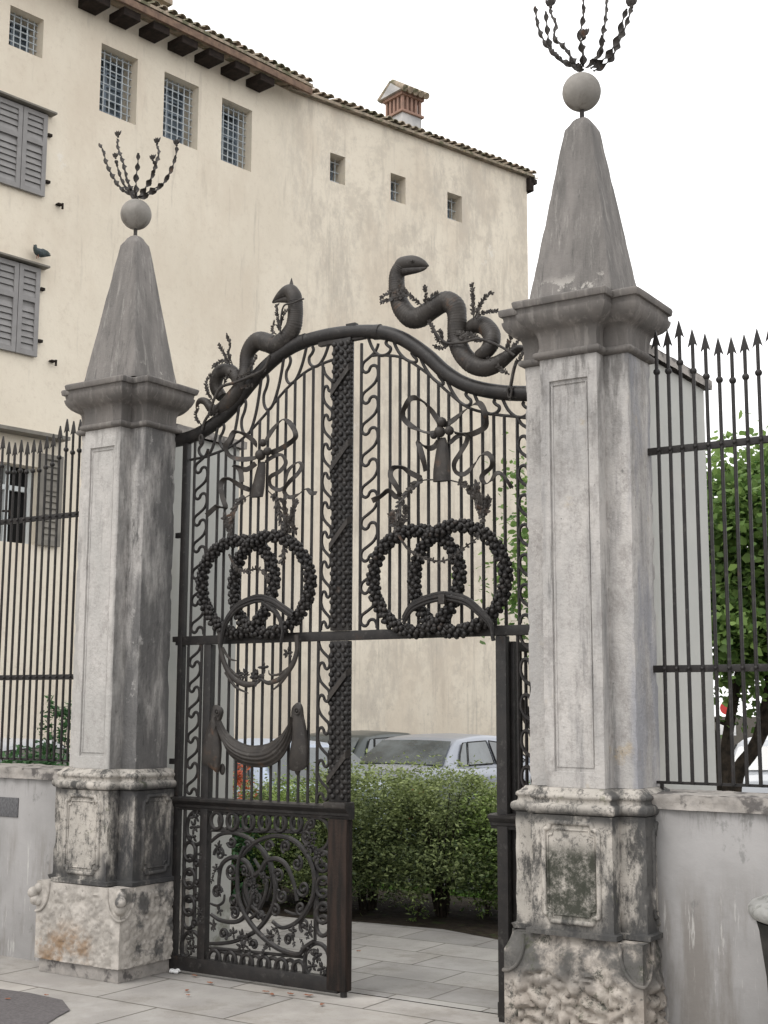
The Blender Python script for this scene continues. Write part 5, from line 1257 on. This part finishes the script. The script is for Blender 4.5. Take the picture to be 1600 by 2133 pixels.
    if kind=='sedan': crosspane(-1.58,1.0,-1.08,zr_-.10,hw*.80,hw*.66,'rear_window')
    else: crosspane(-hl+.13,1.04,-hl+.29,zr_-.13,hw*.80,hw*.70,'rear_window')
    crosspane(1.24,.98,.64,zr_-.085,hw*.82,hw*.68,'windscreen')
    for sx in (-1,1):
        if kind=='sedan': bld(MB().box((sx*hw*.62,-hl-.01,.60),(sx*hw*.86,-hl+.14,.73)) if sx>0 else MB().box((-hw*.86,-hl-.01,.60),(-hw*.62,-hl+.14,.73)),'tail_light',REDL,bev=.02)
        else:
            x0,x1=sorted((sx*hw*.82,sx*hw*.93)); bld(MB().box((x0,-hl-.01,.72),(x1,-hl+.1,1.06)),'tail_light',REDL,bev=.015)
        x0,x1=sorted((sx*hw*.50,sx*hw*.82)); bld(MB().box((x0,hl-.16,.58),(x1,hl-.02,.70)),'headlight',CLR,bev=.03)
        x0,x1=sorted((sx*hw*1.0,sx*hw*1.13)); bld(MB().box((x0,.72,.98),(x1,.86,1.09)),'wing_mirror',pm,bev=.025)
        for y in (-hl+.85,hl-.85):
            c=Vector((sx*(hw-.10),y,.31)); w=bld(MB().tube([c-Vector((.10,0,0)),c-Vector((.08,0,0)),c+Vector((.08,0,0)),c+Vector((.11,0,0))],[.28,.31,.31,.28],24),'wheel',RUB)
            bld(MB().tube([c+Vector((sx*.09,0,0)),c+Vector((sx*.125,0,0))],[.20,.17],18),'rim',ALU,parent=w)
    bld(MB().box((-hw*.9,-hl-.04,.40),(hw*.9,-hl+.1,.56)),'bumper',pm,bev=.03)
    bld(MB().box((-.26,-hl-.03,.74 if kind=='sedan' else .66),(.26,-hl+.02,.84 if kind=='sedan' else .76)),'number_plate',PAPER,bev=.004)
    return r
SILV=paint('silver_paint',(.27,.29,.33,1),.35); DKG=paint('dark_grey_paint',(.05,.06,.06,1),.3); WHT=paint('white_paint',(.42,.44,.47,1),0); BLU=paint('pale_blue_paint',(.36,.42,.52,1),.1)
def at_depth(u,v,D): return Vector(CP+(CM.T@np.array([(u-800)/F_,-(v-1066.5)/F_,1.0]))*D)
p=at_depth(948,1543,19); hd=R_(2)
off=Matrix.Rotation(hd,3,'Z')@Vector((.62,-1.05,0))
SLOC=(p.x-off.x,p.y-off.y,-.17)
car('parked_car',SLOC,hd,'silver saloon car seen from behind in the gate opening',SILV,L=4.5,H=1.42)
car('parked_car',(SLOC[0]-2.05,SLOC[1]+.6,-.17),R_(3),'dark grey car just left of the silver saloon, mostly hidden by it',DKG,L=4.3,H=1.43)
p=at_depth(508,1529,15.5)
car('parked_car',(p.x,p.y+.2,-.17),R_(70),'pale blue car roof seen above the iron cloth swag',BLU,L=4.2,H=1.44)
p=at_depth(-10,1545,15.5)
car('parked_car',(p.x,p.y,-.17),R_(30),'white car at the left edge behind the left fence',WHT,L=4.2,H=1.44,kind='estate')
p=at_depth(1545,1546,17)
car('parked_car',(p.x+.3,p.y+1.8,-.17),R_(10),'white estate car with red tail light behind the garden tree',WHT,L=4.4,H=1.46,kind='estate')
# red and white street sign beyond
sgn=at(1515,1475,y=14.0);r=root('street_sign',(sgn.x,14.0,-.115),'small red sign over a white plate behind the right fence','sign')
MB().tube([(sgn.x,14,-.115),(sgn.x,14,sgn.z+.12)],.03,10).build('pole',ALU,r)
MB().tube([(sgn.x,13.95,sgn.z),(sgn.x,13.97,sgn.z)],.10,24).build('sign_disc',REDL,r)
MB().box((sgn.x-.14,13.95,sgn.z-.42),(sgn.x+.14,13.97,sgn.z-.24)).build('white_plate',PAPER,r,bev=.004)

# ------------------------------------------------------------------ street furniture and litter
bl=root('stone_bollard',(1.15,-.36,0),'round stone bollard with pale rounded cap at the right edge','bollard')
BDK=mat('bollard_dark',(.055,.052,.048,1),.9,(.028,.028,.026,1),6,bump=.006,bscale=25,layers=[dict(color=(.22,.21,.19,1),scale=8,lo=.6,hi=.66,amt=.7)])
BCP=mat('bollard_cap',(.36,.36,.345,1),.85,(.26,.26,.25,1),5,bump=.004,bscale=40,layers=[dict(color=(.12,.12,.11,1),scale=7,rg=.8,lo=.52,hi=.64,amt=.7)])
def lathe(prof,c,n=48):
    v=[];f=[]
    for (rr,z) in prof:
        for i in range(n): a=2*math.pi*i/n; v.append((c[0]+rr*math.cos(a),c[1]+rr*math.sin(a),c[2]+z))
    for j in range(len(prof)-1):
        for i in range(n): f.append((j*n+i,j*n+(i+1)%n,(j+1)*n+(i+1)%n,(j+1)*n+i))
    f.append(tuple(range(n))[::-1]);f.append(tuple((len(prof)-1)*n+i for i in range(n)));return MB().add(v,f)
lathe([(.16,0),(.165,.2),(.18,.5),(.205,.70),(.215,.735)],(1.15,-.36,0)).build('shaft',BDK,bl,ang=40)
lathe([(.20,.736),(.235,.75),(.25,.775),(.248,.80),(.23,.82),(.19,.835),(.185,.842),(.16,.852),(.08,.866),(.01,.87)],(1.15,-.36,0)).build('cap',BCP,bl,ang=40)
LLB=['dry red leaf nearest the closed leaf bottom rail beyond the hinge stile','dry leaf on the slab right of the left pillar base','small dry leaf right of the left pillar, closer to the street','dry reddish leaf below the right part of the closed gate leaf, leftmost of its row','dry reddish leaf second in the row below the closed gate leaf','dry reddish leaf third in the row below the closed gate leaf','largest dry reddish leaf lying below the studded post side of the closed leaf','dry leaf on the street slabs in front of the floor bolt','dry leaf in front of the left pillar base','dry leaf beside the dark asphalt patch at the left edge','dry leaf on the courtyard slabs inside the gate opening','dry leaf against the bottom rail beside the white litter','dry leaf behind the closed gate leaf on the courtyard slabs']
i=0
for (u,v,s) in ((350+330/3.9,1620+1675/3.9,.03),(350+140/3.9,1620+1735/3.9,.025),(350+155/3.9,1620+1775/3.9,.02),(350+800/3.9,1620+1740/3.9,.03),(350+860/3.9,1620+1765/3.9,.028),(350+985/3.9,1620+1765/3.9,.03),(350+1150/3.9,1620+1770/3.9,.04),(350+1235/3.9,1620+1848/3.9,.028),(98,2074,.02),(16,2083,.02),(700+180/3.8,1450+2025/3.8,.02),(350+230/3.9,1620+1612/3.9,.03),(600,1990,.02)):
    p=at(u,v,z=.006); mb=MB(); a=random.random()*6
    for k in range(4): mb.leaf(p+Vector((0,0,.006)),(math.cos(a+k*.7),math.sin(a+k*.7),.1*random.random()),s,s*.25,.003,up=Vector((0,0,1)).cross(Vector((math.cos(a+k*.7),math.sin(a+k*.7),0))).cross(Vector((0,0,1))) if False else Vector((.1,.1,1)))
    o=mb.build('fallen_leaf',DRYLEAF,None); setorigin(o,p); tag(o,LLB[i],'leaf','fallen leaves on the paving'); i+=1
p=at(350+60/3.9,1620+1590/3.9,z=.0);mb=MB()
for k in range(7): mb.sphere(p+Vector((random.uniform(-.03,.03),random.uniform(-.02,.02),.012+.012*random.random())),.016,6,4,(1.3,1,.7))
o=mb.build('litter_scrap',PAPER,None,smooth_=False);setorigin(o,p);tag(o,'crumpled white litter by the left pillar base at the gate','litter')
